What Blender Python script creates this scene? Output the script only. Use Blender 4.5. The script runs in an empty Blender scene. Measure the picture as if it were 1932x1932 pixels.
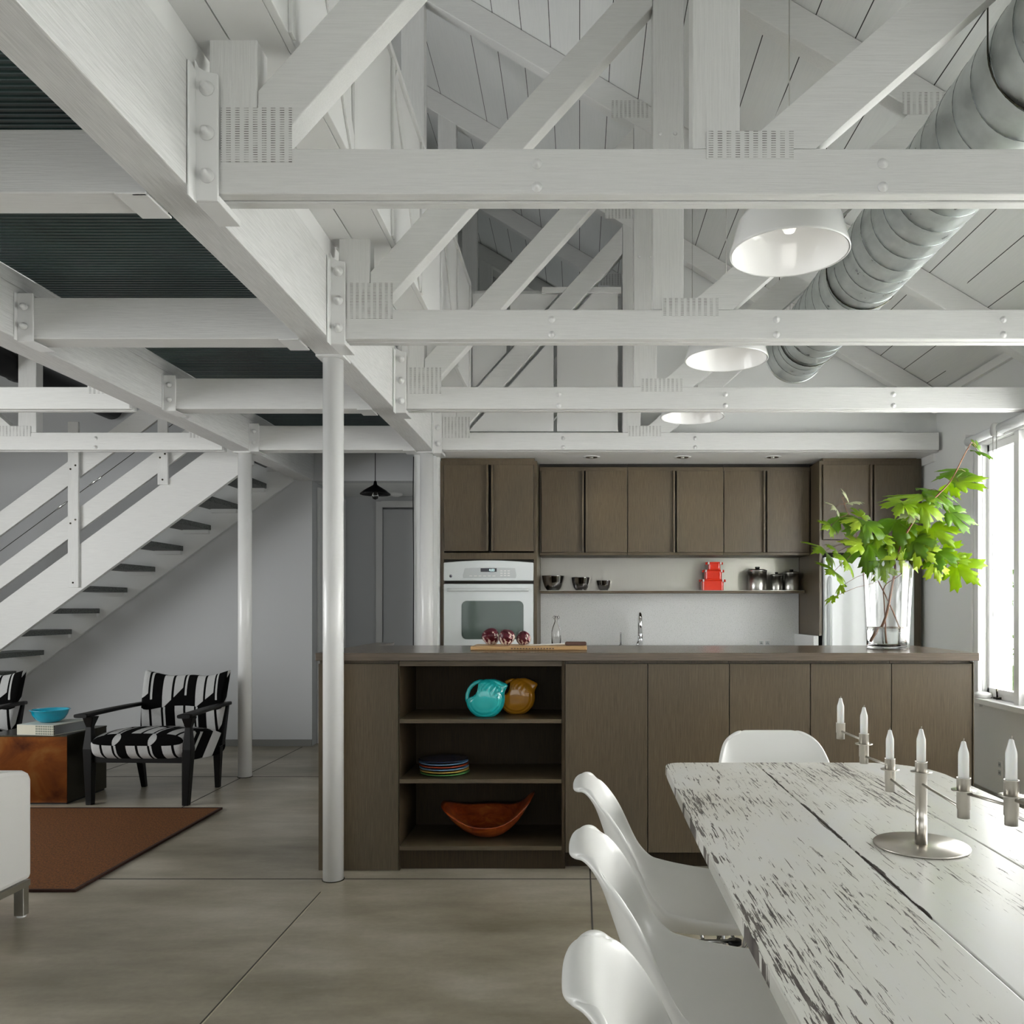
import bpy, bmesh, math, random
from mathutils import Vector, Matrix
random.seed(7)
R = math.radians
PI = math.pi
F = 1570.0                      # focal length in pixels of a 1932 px frame
CX, CY, CH = 1093.0, 1147.0, 1.27
scn = bpy.context.scene
col = scn.collection

# ------------------------------------------------------------------ camera
cd = bpy.data.cameras.new('camera')
cam = bpy.data.objects.new('camera', cd)
col.objects.link(cam)
cam.location = (0, 0, CH)
cam.rotation_euler = (R(90), 0, 0)
cd.sensor_width = 36
cd.lens = 36 * F / 1932
cd.shift_x = (966 - CX) / 1932
cd.shift_y = (CY - 966) / 1932
cd.clip_start = 0.05
scn.camera = cam

# ------------------------------------------------------------------ world, lights, exposure
w = bpy.data.worlds.new('world')
scn.world = w
w.use_nodes = True
bg = w.node_tree.nodes['Background']
bg.inputs[0].default_value = (0.97, 0.99, 1.0, 1)
bg.inputs[1].default_value = 1.6
scn.view_settings.view_transform = 'Standard'
scn.view_settings.look = 'None'
scn.view_settings.exposure = 0.0
scn.view_settings.gamma = 1
scn.view_settings.use_curve_mapping = False


def area(name, loc, rot, sx, sy, power, colr=(1, 1, 1)):
    l = bpy.data.lights.new(name, 'AREA')
    l.shape = 'RECTANGLE'
    l.size = sx
    l.size_y = sy
    l.energy = power
    l.color = colr
    o = bpy.data.objects.new(name, l)
    col.objects.link(o)
    o.location = loc
    o.rotation_euler = rot
    return o


# daylight arriving at the window openings, plus an added fill on the left
area('daylight_right', (3.12, 3.95, 1.5), (0, R(100), 0), 1.7, 3.1, 440, (1.0, 1.0, .98))
area('daylight_right_near', (3.12, .4, 1.5), (0, R(92), 0), 1.7, 3.2, 62, (1.0, 1.0, .98))
area('daylight_rear', (0.2, -2.9, 1.4), (R(90), 0, 0), 4.6, 1.6, 8, (1.0, 0.99, 0.96))
area('fill_left', (-6.3, 2.7, 1.5), (0, R(-90), 0), 1.8, 3.6, 130, (0.98, 1.0, 1.0))  # added fill from an unseen left opening, brightening the sitting area

# ------------------------------------------------------------------ materials
def mat(name, color=(.8, .8, .8), rough=.5, metal=0.0, bump=None, spec=.5, coat=0, trans=0, ior=1.45, emis=None):
    m = bpy.data.materials.new(name)
    m.use_nodes = True
    nt = m.node_tree
    b = nt.nodes['Principled BSDF']
    b.inputs['Base Color'].default_value = (*color, 1)
    b.inputs['Roughness'].default_value = rough
    b.inputs['Metallic'].default_value = metal
    b.inputs['Specular IOR Level'].default_value = spec
    b.inputs['Coat Weight'].default_value = coat
    b.inputs['Transmission Weight'].default_value = trans
    b.inputs['IOR'].default_value = ior
    if emis:
        b.inputs['Emission Color'].default_value = (*emis[0], 1)
        b.inputs['Emission Strength'].default_value = emis[1]
    m['b'] = 1
    return m


def coords(m, scale=(1, 1, 1), kind='Object'):
    nt = m.node_tree
    tc = nt.nodes.new('ShaderNodeTexCoord')
    mp = nt.nodes.new('ShaderNodeMapping')
    mp.inputs['Scale'].default_value = scale
    nt.links.new(tc.outputs[kind], mp.inputs['Vector'])
    return mp.outputs['Vector']


def noise(m, vec, scale=5, detail=4, rough=.5, dist=0):
    n = m.node_tree.nodes.new('ShaderNodeTexNoise')
    n.inputs['Scale'].default_value = scale
    n.inputs['Detail'].default_value = detail
    n.inputs['Roughness'].default_value = rough
    n.inputs['Distortion'].default_value = dist
    m.node_tree.links.new(vec, n.inputs['Vector'])
    return n.outputs['Fac']


def ramp(m, fac, stops):
    r = m.node_tree.nodes.new('ShaderNodeValToRGB')
    el = r.color_ramp.elements
    while len(el) < len(stops):
        el.new(.5)
    for e, (p, c) in zip(el, stops):
        e.position = p
        e.color = (*c, 1) if len(c) == 3 else c
    m.node_tree.links.new(fac, r.inputs['Fac'])
    return r.outputs['Color']


def mix(m, a, b, fac, mode='MIX'):
    n = m.node_tree.nodes.new('ShaderNodeMix')
    n.data_type = 'RGBA'
    n.blend_type = mode
    for v, i in ((fac, 0), (a, 6), (b, 7)):
        if hasattr(v, 'is_output') or isinstance(v, bpy.types.NodeSocket):
            m.node_tree.links.new(v, n.inputs[i])
        elif i == 0:
            n.inputs[0].default_value = v
        else:
            n.inputs[i].default_value = (*v, 1)
    return n.outputs[2]


def mth(m, op, a, b=None, c=None):
    n = m.node_tree.nodes.new('ShaderNodeMath')
    n.operation = op
    for i, v in enumerate((a, b, c)):
        if v is None:
            continue
        if isinstance(v, bpy.types.NodeSocket):
            m.node_tree.links.new(v, n.inputs[i])
        else:
            n.inputs[i].default_value = v
    return n.outputs[0]


def sep(m, vec):
    n = m.node_tree.nodes.new('ShaderNodeSeparateXYZ')
    m.node_tree.links.new(vec, n.inputs[0])
    return n.outputs


def setc(m, c):
    m.node_tree.links.new(c, m.node_tree.nodes['Principled BSDF'].inputs['Base Color'])


def setr(m, c):
    m.node_tree.links.new(c, m.node_tree.nodes['Principled BSDF'].inputs['Roughness'])


def bump(m, h, strength=.2, dist=.002):
    n = m.node_tree.nodes.new('ShaderNodeBump')
    n.inputs['Strength'].default_value = strength
    n.inputs['Distance'].default_value = dist
    m.node_tree.links.new(h, n.inputs['Height'])
    m.node_tree.links.new(n.outputs[0], m.node_tree.nodes['Principled BSDF'].inputs['Normal'])


# white painted timber, grain along X / Y / Z
def painted(name, grain, c=(.80, .80, .785), lo=.93):
    m = mat(name, c, .42)
    v = coords(m, grain)
    n = noise(m, v, 4, 5, .6)
    setc(m, ramp(m, n, [(.3, tuple(x * lo for x in c)), (.6, c)]))
    bump(m, n, .5, .003)
    return m


M = {}
M['white_x'] = painted('white_painted_timber_x', (2, 60, 60))
M['white_y'] = painted('white_painted_timber_y', (75, 2.2, 75), (.78, .78, .77), .80)
M['white_z'] = painted('white_painted_timber_z', (60, 60, 2))
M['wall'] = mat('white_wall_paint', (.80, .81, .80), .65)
_n = noise(M['wall'], coords(M['wall']), 60, 3)
bump(M['wall'], _n, .05, .001)
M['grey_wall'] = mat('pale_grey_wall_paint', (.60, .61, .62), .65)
M['steel_white'] = mat('white_enamel_steel', (.84, .84, .83), .28, coat=.3)
M['panel_white'] = mat('white_panel', (.80, .80, .79), .45)
M['shade_white'] = mat('white_enamel_shade', (.86, .86, .85), .25, coat=.4)

# roof boards with dark gaps along Y
m = mat('white_roof_boards', (.76, .78, .77), .5)
v = coords(m)
s = sep(m, v)
fx = mth(m, 'FRACT', mth(m, 'MULTIPLY', s[0], 1 / .172))
gap = mth(m, 'LESS_THAN', fx, .025)
nn = noise(m, coords(m, (3, .4, 3)), 1.3, 2)
gap = mth(m, 'MULTIPLY', gap, mth(m, 'GREATER_THAN', nn, .40))
bn = noise(m, coords(m, (40, 2, 40)), 3, 4)
base = ramp(m, bn, [(0, (.72, .74, .73)), (.6, (.78, .79, .78))])
setc(m, mix(m, base, (.03, .03, .03), gap))
bump(m, bn, .3, .003)
M['roof'] = m

# polished concrete
m = mat('polished_concrete', (.3, .28, .24), .33)
v = coords(m)
n1 = noise(m, coords(m, (.8, 1.5, 1)), 1.1, 5, .52)
n2 = noise(m, v, 45, 3)
n4 = noise(m, coords(m, (1.6, 4.5, 1)), 1.3, 5, .6)
n1 = mth(m, 'ADD', mth(m, 'MULTIPLY', n1, .62), mth(m, 'MULTIPLY', n4, .38))
c1 = ramp(m, n1, [(.32, (.17, .149, .102)), (.5, (.335, .302, .232)), (.68, (.53, .49, .41))])
c2 = mix(m, c1, ramp(m, n2, [(.3, (.35, .35, .35)), (.7, (.6, .6, .6))]), .18, 'OVERLAY')
setc(m, c2)

M['concrete'] = m
M['joint'] = mat('dark_floor_joint', (.05, .047, .04), .8)

# corrugated dark deck : ridges run along X
m = mat('dark_corrugated_deck', (.02, .035, .035), .42, .6)
s = sep(m, coords(m))
wv = mth(m, 'SINE', mth(m, 'MULTIPLY', s[1], 2 * PI / .027))
nn = noise(m, coords(m, (1, 1, 1)), 2.2, 5, .65)
base = ramp(m, nn, [(.3, (.022, .030, .032)), (.55, (.035, .072, .070)), (.75, (.055, .062, .080))])
setc(m, mix(m, base, (.13, .18, .19), mth(m, 'GREATER_THAN', wv, .75)))  # ridge crests painted lighter, as if catching the light
bump(m, wv, .8, .01)
M['deck'] = m

# galvanised spiral duct
m = mat('galvanised_steel', (.62, .66, .65), .26, .95)
nn = noise(m, coords(m, (1, 1, 1)), 14, 4)
v = coords(m, (3, 1, 3))
setc(m, ramp(m, nn, [(.3, (.66, .70, .69)), (.7, (.84, .88, .87))]))
setr(m, ramp(m, nn, [(.3, (.27, .27, .27)), (.7, (.42, .42, .42))]))
M['galv'] = m
M['seam'] = mat('duct_seam', (.22, .24, .24), .35, .9)
M['black_metal'] = mat('black_metal', (.006, .006, .007), .42, spec=.3)


def veneer(name, grain, dark, light, rough=.38):
    m = mat(name, light, rough)
    n1 = noise(m, coords(m, grain), 5, 6, .7, .2)
    n2 = noise(m, coords(m, (1.4, 1.4, .7)), 1.2, 3, .5, .4)
    c = ramp(m, n1, [(.32, dark), (.62, light)])
    warm = ramp(m, n2, [(.35, (.42, .42, .44)), (.68, (.60, .53, .43))])
    setc(m, mix(m, c, warm, .45, 'OVERLAY'))
    bump(m, n1, .25, .0015)
    return m


M['oak_z'] = veneer('smoked_oak_vertical', (70, 70, 1.6), (.056, .041, .023), (.118, .093, .057))
M['oak_x'] = veneer('smoked_oak_horizontal', (1.6, 70, 70), (.056, .041, .023), (.118, .093, .057))
M['oak_shaded'] = veneer('smoked_oak_shaded', (50, 50, 1.6), (.014, .008, .002), (.040, .024, .006), .7)  # darker oak copy; shade of shelf interior and plinths put in the colour
M['counter'] = veneer('oak_worktop', (1.3, 60, 60), (.085, .066, .046), (.140, .112, .084), .20)
M['gap'] = mat('dark_recess', (.012, .009, .006), .7)
M['appliance'] = mat('white_appliance_enamel', (.80, .84, .84), .16, coat=.5)
M['oven_glass'] = mat('dark_oven_glass', (.085, .115, .10), .08, .0, spec=.5, coat=.0)
M['panel_grey'] = mat('control_panel_grey', (.60, .63, .63), .2)
M['display'] = mat('black_display', (.006, .007, .02), .1)
M['led'] = mat('display_digits', (.8, 1, .95), .4, emis=((.7, 1, .95), 1.2))
M['chrome'] = mat('polished_chrome', (.78, .79, .80), .08, 1)
M['steel'] = mat('brushed_stainless', (.56, .55, .52), .30, 1)
m = mat('brushed_stainless_sheet', (.44, .43, .39), .38, 1)
nn = noise(m, coords(m, (60, 1, 1.2)), 4, 4)
setr(m, ramp(m, nn, [(.3, (.28, .28, .28)), (.7, (.48, .48, .48))]))
M['splash_steel'] = m
m = mat('nickel', (.54, .51, .46), .28, 1)
M['nickel'] = m
m = mat('speckled_quartz', (.72, .73, .72), .35)
nn = noise(m, coords(m), 160, 2)
setc(m, ramp(m, nn, [(.30, (.52, .54, .52)), (.40, (.76, .77, .76)), (.7, (.82, .82, .82))]))
M['quartz'] = m
M['glass'] = mat('clear_glass', (1, 1, 1), .0, trans=1, ior=1.45)
M['water'] = mat('water', (.97, 1, .99), .0, trans=1, ior=1.33)
M['plastic_white'] = mat('white_moulded_plastic', (.83, .83, .80), .33, coat=.15)
M['rod'] = mat('chromed_wire', (.35, .35, .35), .18, 1)
M['wax'] = mat('white_candle_wax', (.86, .87, .84), .45)
M['wax'].node_tree.nodes['Principled BSDF'].inputs['Subsurface Weight'].default_value = .3
M['wax'].node_tree.nodes['Principled BSDF'].inputs['Subsurface Radius'].default_value = (.01, .008, .006)
M['wick'] = mat('candle_wick', (.35, .32, .27), .9)
M['teal'] = mat('turquoise_glaze', (.012, .46, .46), .10, coat=.7)
M['ochre'] = mat('ochre_glaze', (.50, .22, .012), .10, coat=.7)
M['red'] = mat('red_enamel', (.68, .028, .008), .22, coat=.4)
M['cyan'] = mat('cyan_glaze', (.0, .34, .50), .18, coat=.5)
M['navy'] = mat('navy_glaze', (.012, .02, .06), .12, coat=.5)
M['skyblue'] = mat('sky_blue_glaze', (.18, .38, .60), .15, coat=.5)
M['orange'] = mat('orange_glaze', (.55, .07, .015), .15, coat=.5)
M['yellow'] = mat('yellow_glaze', (.70, .45, .10), .15, coat=.5)
M['green'] = mat('green_glaze', (.12, .38, .12), .15, coat=.5)
m = mat('burl_wood', (.35, .09, .02), .28, coat=.3)
nn = noise(m, coords(m, (5, 5, 12)), 2.2, 5, .6, 1.2)
setc(m, ramp(m, nn, [(.3, (.16, .022, .006)), (.52, (.34, .065, .014)), (.75, (.52, .16, .03))]))
M['burl'] = m
m = mat('maple_board', (.55, .34, .15), .4)
nn = noise(m, coords(m, (2, 50, 50)), 4, 4)
setc(m, ramp(m, nn, [(.3, (.48, .28, .11)), (.7, (.64, .42, .20))]))
M['board'] = m
M['rosewood'] = mat('dark_knife_handle', (.07, .03, .018), .35)
m = mat('radicchio_leaf', (.2, .01, .03), .35)
v = coords(m)
s = sep(m, v)
ang = mth(m, 'ARCTAN2', s[1], s[0])
st = noise(m, coords(m, (14, 14, 30)), 1.6, 4, .6, 1.5)
ns2 = noise(m, coords(m, (30, 30, 30)), 1.2, 3)
wn = mth(m, 'SINE', mth(m, 'ADD', mth(m, 'MULTIPLY', ang, 9), mth(m, 'MULTIPLY', st, 9)))
wn = mth(m, 'ADD', mth(m, 'MULTIPLY', wn, .16), mth(m, 'ADD', ns2, mth(m, 'MULTIPLY', s[2], -6.5)))
setc(m, ramp(m, wn, [(.42, (.085, .003, .012)), (.58, (.15, .007, .02)), (.64, (.72, .62, .54))]))
M['radicchio'] = m
m = mat('brown_sisal', (.1, .04, .015), .95)
v1 = noise(m, coords(m, (60, 22, 1)), 3, 3)
v2 = noise(m, coords(m), 170, 2)
c = ramp(m, v1, [(.3, (.065, .021, .003)), (.65, (.20, .068, .008))])
setc(m, mix(m, c, ramp(m, v2, [(.3, (.2, .2, .2)), (.7, (.8, .8, .8))]), .5, 'OVERLAY'))
bump(m, v2, .6, .004)
M['rug'] = m
M['rug_edge'] = mat('dark_brown_binding', (.035, .012, .006), .9)
M['sofa'] = mat('white_upholstery', (.78, .77, .74), .9)
nn = noise(M['sofa'], coords(M['sofa']), 400, 2)
bump(M['sofa'], nn, .3, .001)
M['black_wood'] = mat('black_lacquered_wood', (.003, .003, .003), .4, spec=.25)
m = mat('patinated_bronze', (.2, .09, .02), .3, .75)
nn = noise(m, coords(m, (1.5, 1.5, 2.2)), 1.8, 4, .6, .6)
setc(m, ramp(m, nn, [(.3, (.05, .010, .003)), (.5, (.17, .05, .008)), (.7, (.24, .12, .03))]))
M['bronze'] = m
m = mat('dark_patinated_steel', (.05, .045, .03), .25, .7)
M['dark_steel'] = m
# patterned fabric (stripes and broken diagonals)
m = mat('black_and_grey_pattern_fabric', (.4, .4, .4), .95)
s = sep(m, coords(m))
vv = mth(m, 'ADD', s[2], mth(m, 'MULTIPLY', s[1], -1.0))
uu = s[0]
bend = mth(m, 'MULTIPLY', vv, .18)
row = mth(m, 'FLOOR', mth(m, 'DIVIDE', vv, .20))
fv = mth(m, 'FRACT', mth(m, 'DIVIDE', vv, .20))
a = mth(m, 'FRACT', mth(m, 'ADD', mth(m, 'DIVIDE', mth(m, 'ADD', uu, bend), .235), mth(m, 'MULTIPLY', row, .37)))
def band(lo, hi):
    return mth(m, 'MULTIPLY', mth(m, 'GREATER_THAN', a, lo), mth(m, 'LESS_THAN', a, hi))
wide = band(.0, .40)
thin_w = band(.06, .12)
thin_b = band(.66, .73)
tri = mth(m, 'MULTIPLY', band(.40, 1.0), mth(m, 'LESS_THAN', fv, mth(m, 'MULTIPLY', mth(m, 'SUBTRACT', a, .45), .75)))
blk = mth(m, 'MAXIMUM', mth(m, 'MAXIMUM', mth(m, 'SUBTRACT', wide, mth(m, 'MULTIPLY', thin_w, mth(m, 'GREATER_THAN', fv, .25))), thin_b), tri)
fb = noise(m, coords(m, (300, 300, 300)), 2, 2)
lite = ramp(m, fb, [(.3, (.33, .33, .33)), (.7, (.56, .56, .55))])
setc(m, mix(m, lite, (.002, .002, .002), blk))
m.node_tree.nodes['Principled BSDF'].inputs['Specular IOR Level'].default_value = .1
M['fabric'] = m
# distressed white table paint, cracks along Y
m = mat('distressed_white_paint', (.75, .74, .70), .32)
n1 = noise(m, coords(m, (165, 10, 1)), 1.0, 5, .65, .6)
n2 = noise(m, coords(m, (3.2, .9, 1)), 1.5, 4, .6, .5)
n3 = noise(m, coords(m, (22, 3.0, 1)), 1.0, 5, .7, .4)
thr = mth(m, 'SUBTRACT', .650, mth(m, 'MULTIPLY', mth(m, 'SUBTRACT', n2, .45), .62))
ex = mth(m, 'SUBTRACT', 1.0, mth(m, 'DIVIDE', mth(m, 'ADD', sep(m, coords(m))[0], .45), .11))
thr = mth(m, 'SUBTRACT', thr, mth(m, 'MULTIPLY', mth(m, 'MAXIMUM', ex, 0.0), .07))
crack = mth(m, 'GREATER_THAN', n1, thr)
big = mth(m, 'GREATER_THAN', mth(m, 'ADD', n3, mth(m, 'MULTIPLY', mth(m, 'SUBTRACT', n2, .5), .5)), .765)
sx = sep(m, coords(m))
for x_ in (-.1255, .1775):
    dd_ = mth(m, 'ABSOLUTE', mth(m, 'SUBTRACT', sx[0], x_))
    big = mth(m, 'MAXIMUM', big, mth(m, 'LESS_THAN', dd_, mth(m, 'MULTIPLY', mth(m, 'SUBTRACT', n3, .47), .055 if x_ < 0 else .03)))
crack = mth(m, 'MAXIMUM', crack, big)
tint = ramp(m, n2, [(.3, (.80, .80, .79)), (.5, (.80, .79, .74)), (.72, (.72, .70, .62))])
cc = ramp(m, noise(m, coords(m, (30, 8, 1)), 3, 3), [(.3, (.045, .038, .033)), (.7, (.15, .13, .115))])
setc(m, mix(m, tint, cc, crack))
setr(m, mix(m, (.26, .26, .26), (.7, .7, .7), crack))
bump(m, crack, .35, -.002)
M['table'] = m
M['tread'] = mat('galvanised_grate_tread', (.12, .13, .125), .5, .4)
nn = noise(M['tread'], coords(M['tread']), 90, 3)
setc(M['tread'], ramp(M['tread'], nn, [(.3, (.06, .068, .065)), (.7, (.19, .20, .195))]))
# nail plate with rows of punched slots
m = mat('punched_nail_plate', (.78, .78, .765), .45)
s = sep(m, coords(m))
pa = mth(m, 'FRACT', mth(m, 'DIVIDE', s[0], .0253))
pb = mth(m, 'FRACT', mth(m, 'DIVIDE', s[2], .0066))
nn = noise(m, coords(m, (30, 1, 12)), 1.2, 2)
slot = mth(m, 'MULTIPLY', mth(m, 'LESS_THAN', pa, .52), mth(m, 'LESS_THAN', pb, .36))
slot = mth(m, 'MULTIPLY', slot, ramp(m, nn, [(.35, (.25, .25, .25)), (.6, (.95, .95, .95))]))
setc(m, mix(m, (.76, .76, .745), (.14, .13, .115), slot))
M['nail'] = m


def leafmat(name, c1, c2, tr):
    m = bpy.data.materials.new(name)
    m.use_nodes = True
    nt = m.node_tree
    b = nt.nodes['Principled BSDF']
    b.inputs['Roughness'].default_value = .45
    nn = noise(m, coords(m), 18, 3)
    cc = ramp(m, nn, [(.35, c1), (.65, c2)])
    nt.links.new(cc, b.inputs['Base Color'])
    t = nt.nodes.new('ShaderNodeBsdfTranslucent')
    t.inputs[0].default_value = (*tr, 1)
    mx = nt.nodes.new('ShaderNodeMixShader')
    mx.inputs[0].default_value = .42
    nt.links.new(b.outputs[0], mx.inputs[1])
    nt.links.new(t.outputs[0], mx.inputs[2])
    nt.links.new(mx.outputs[0], nt.nodes['Material Output'].inputs[0])
    return m


M['leaf_dark'] = leafmat('maple_leaf_green', (.085, .19, .005), (.14, .28, .008), (.30, .50, .012))
M['leaf_mid'] = leafmat('maple_leaf_bright_green', (.17, .31, .008), (.28, .42, .012), (.48, .64, .02))
M['leaf_yellow'] = leafmat('maple_leaf_yellow_green', (.36, .52, .03), (.48, .60, .05), (.75, .90, .10))
M['leaf_pale'] = leafmat('maple_leaf_pale', (.50, .52, .32), (.62, .60, .42), (.6, .7, .4))
M['twig'] = mat('brown_twig', (.20, .085, .035), .6)
M['twig_dark'] = mat('dark_twig', (.05, .03, .02), .6)
M['hedge'] = leafmat('hedge_leaves', (.10, .22, .04), (.25, .36, .10), (.4, .6, .15))
M['grass'] = mat('lawn', (.16, .25, .06), .9)
M['frosted'] = mat('blind_fabric', (.82, .84, .85), .7)
M['book_cover'] = mat('pale_book_cover', (.60, .60, .54), .6)
M['paper'] = mat('book_pages', (.22, .23, .24), .8)
m = mat('book_spine', (.60, .58, .47), .6)
s = sep(m, coords(m))
g1 = mth(m, 'GREATER_THAN', mth(m, 'FRACT', mth(m, 'DIVIDE', s[0], .013)), .35)
g2 = mth(m, 'GREATER_THAN', mth(m, 'FRACT', mth(m, 'DIVIDE', s[2], .0155)), .30)
gg = mth(m, 'MULTIPLY', mth(m, 'MULTIPLY', g1, g2), mth(m, 'GREATER_THAN', s[0], 0.0))
setc(m, mix(m, (.60, .58, .47), (.10, .13, .10), gg))
M['spine'] = m


# ------------------------------------------------------------------ mesh helpers
class MB:
    def __init__(s):
        s.v = []
        s.f = []
        s.sm = []

    def add(s, vs, fs, smooth=False):
        o = len(s.v)
        s.v += [tuple(x) for x in vs]
        s.f += [tuple(i + o for i in f) for f in fs]
        s.sm += [smooth] * len(fs)
        return s

    def box(s, x0, x1, y0, y1, z0, z1):
        if x0 > x1: x0, x1 = x1, x0
        if y0 > y1: y0, y1 = y1, y0
        if z0 > z1: z0, z1 = z1, z0
        v = [(x0, y0, z0), (x1, y0, z0), (x1, y1, z0), (x0, y1, z0), (x0, y0, z1), (x1, y0, z1), (x1, y1, z1), (x0, y1, z1)]
        return s.add(v, [(0, 3, 2, 1), (4, 5, 6, 7), (0, 1, 5, 4), (1, 2, 6, 5), (2, 3, 7, 6), (3, 0, 4, 7)])

    def prism(s, poly, a0, a1, plane='xz'):
        """poly: 2D points; extruded along the third axis from a0 to a1"""
        ar = sum(poly[i][0] * poly[(i + 1) % len(poly)][1] - poly[(i + 1) % len(poly)][0] * poly[i][1] for i in range(len(poly)))
        if ar < 0:
            poly = poly[::-1]
        def P(p, a):
            if plane == 'xz': return (p[0], a, p[1])
            if plane == 'xy': return (p[0], p[1], a)
            return (a, p[0], p[1])
        n = len(poly)
        v = [P(p, a0) for p in poly] + [P(p, a1) for p in poly]
        fs = [tuple(range(n)), tuple(range(2 * n - 1, n - 1, -1))]
        for i in range(n):
            j = (i + 1) % n
            fs.append((i, i + n, j + n, j))
        if plane != 'xz':
            fs = [f[::-1] for f in fs]
        return s.add(v, fs)

    def bar(s, p0, p1, wdt, y0, y1):
        """member in the XZ plane between two 2D points, width wdt"""
        d = Vector((p1[0] - p0[0], p1[1] - p0[1])).normalized()
        n = Vector((-d.y, d.x)) * wdt / 2
        a, b = Vector(p0), Vector(p1)
        return s.prism([tuple(a - n), tuple(b - n), tuple(b + n), tuple(a + n)], y0, y1)

    def tube(s, pts, r, seg=10, smooth=True, cap=True):
        pts = [Vector(p) for p in pts]
        n = len(pts)
        rs = r if isinstance(r, (list, tuple)) else [r] * n
        up = None
        rings = []
        for i, p in enumerate(pts):
            d = (pts[min(i + 1, n - 1)] - pts[max(i - 1, 0)]).normalized()
            if up is None:
                up = Vector((0, 0, 1)) if abs(d.z) < .9 else Vector((1, 0, 0))
            a = d.cross(up).normalized()
            b = a.cross(d).normalized()
            up = b
            rings.append([p + (a * math.cos(t) + b * math.sin(t)) * rs[i] for t in [2 * PI * k / seg for k in range(seg)]])
        v = [q for ring in rings for q in ring]
        fs = []
        for i in range(n - 1):
            for k in range(seg):
                k2 = (k + 1) % seg
                fs.append((i * seg + k, i * seg + k2, (i + 1) * seg + k2, (i + 1) * seg + k))
        if cap:
            fs.append(tuple(range(seg))[::-1])
            fs.append(tuple(range((n - 1) * seg, n * seg)))
        return s.add(v, fs, smooth)

    def lathe(s, prof, c=(0, 0, 0), seg=32, axis='z', smooth=True):
        """prof: (r, h) list; r=0 closes"""
        o = len(prof)
        v = []
        for k in range(seg):
            t = 2 * PI * k / seg
            for r, h in prof:
                if axis == 'z': v.append((c[0] + r * math.cos(t), c[1] + r * math.sin(t), c[2] + h))
                elif axis == 'y': v.append((c[0] + r * math.cos(t), c[1] + h, c[2] - r * math.sin(t)))
                else: v.append((c[0] + h, c[1] + r * math.cos(t), c[2] + r * math.sin(t)))
        fs = []
        for k in range(seg):
            k2 = (k + 1) % seg
            for i in range(o - 1):
                f = [k * o + i, k2 * o + i, k2 * o + i + 1, k * o + i + 1]
                if prof[i][0] < 1e-7: f = [k * o + i, k2 * o + i + 1, k * o + i + 1]
                elif prof[i + 1][0] < 1e-7: f = [k * o + i, k2 * o + i, k * o + i + 1]
                fs.append(tuple(f))
        return s.add(v, fs, smooth)

    def grid(s, fn, nu, nv, smooth=True, closed_u=False):
        v = [fn(i / (nu - 1 if not closed_u else nu), j / (nv - 1)) for i in range(nu) for j in range(nv)]
        fs = []
        for i in range(nu if closed_u else nu - 1):
            i2 = (i + 1) % nu
            for j in range(nv - 1):
                fs.append((i * nv + j, i2 * nv + j, i2 * nv + j + 1, i * nv + j + 1))
        return s.add(v, fs, smooth)


def build(name, mb, material, parent=None, bevel=0.0, kind=None, origin=None, label=None, solid=0, subsurf=0, weld=True):
    """link ONE mesh object; child meshes are in the parent's local frame"""
    me = bpy.data.meshes.new(name)
    vs = mb.v
    loc = Vector((0, 0, 0))
    if parent is None and kind is None:
        if origin is None:
            xs = [p[0] for p in vs]; ys = [p[1] for p in vs]; zs = [p[2] for p in vs]
            loc = Vector(((min(xs) + max(xs)) / 2, (min(ys) + max(ys)) / 2, min(zs)))
        else:
            loc = Vector(origin)
        vs = [tuple(Vector(p) - loc) for p in vs]
    me.from_pydata(vs, [], mb.f)
    me.polygons.foreach_set('use_smooth', mb.sm)
    me.validate()
    bm = bmesh.new()
    bm.from_mesh(me)
    if weld:
        bmesh.ops.remove_doubles(bm, verts=bm.verts, dist=1e-6)
        bmesh.ops.recalc_face_normals(bm, faces=bm.faces)
    bm.to_mesh(me)
    bm.free()
    me.materials.append(material)
    o = bpy.data.objects.new(name, me)
    col.objects.link(o)
    o.location = loc
    if parent is not None:
        o.parent = parent
    if bevel:
        b = o.modifiers.new('bevel', 'BEVEL')
        b.width = bevel
        b.segments = 2
        b.limit_method = 'ANGLE'
        b.angle_limit = R(40)
        b.harden_normals = False
    if solid:
        q = o.modifiers.new('solid', 'SOLIDIFY')
        q.thickness = solid
        q.offset = 0
    if subsurf:
        q = o.modifiers.new('sub', 'SUBSURF')
        q.levels = q.render_levels = subsurf
    if kind:
        o['kind'] = kind
    if label:
        o['label'] = label
    return o


def tag(o, label, cat, group=None):
    o['label'] = label
    o['category'] = cat
    if group:
        o['group'] = group
    return o


def thing(name, label, cat, loc=(0, 0, 0), rz=0, group=None):
    o = bpy.data.objects.new(name, None)
    o.empty_display_size = .1
    col.objects.link(o)
    o.location = loc
    o.rotation_euler = (0, 0, rz)
    return tag(o, label, cat, group)


def dup(root, loc=None, rz=None, label=None):
    r = root.copy()
    col.objects.link(r)
    if loc is not None: r.location = loc
    if rz is not None: r.rotation_euler = (0, 0, rz)
    if label: r['label'] = label
    for ch in list(root.children):
        c = ch.copy()
        col.objects.link(c)
        c.parent = r
        for g in list(ch.children):
            d = g.copy()
            col.objects.link(d)
            d.parent = c
    return r


def struct(name, mb, m, parent=None, bevel=0):
    return build(name, mb, m, parent, bevel, kind='structure')


def PX(px, d): return (px - CX) * d / F
def PZ(py, d): return CH - (py - CY) * d / F


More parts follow.
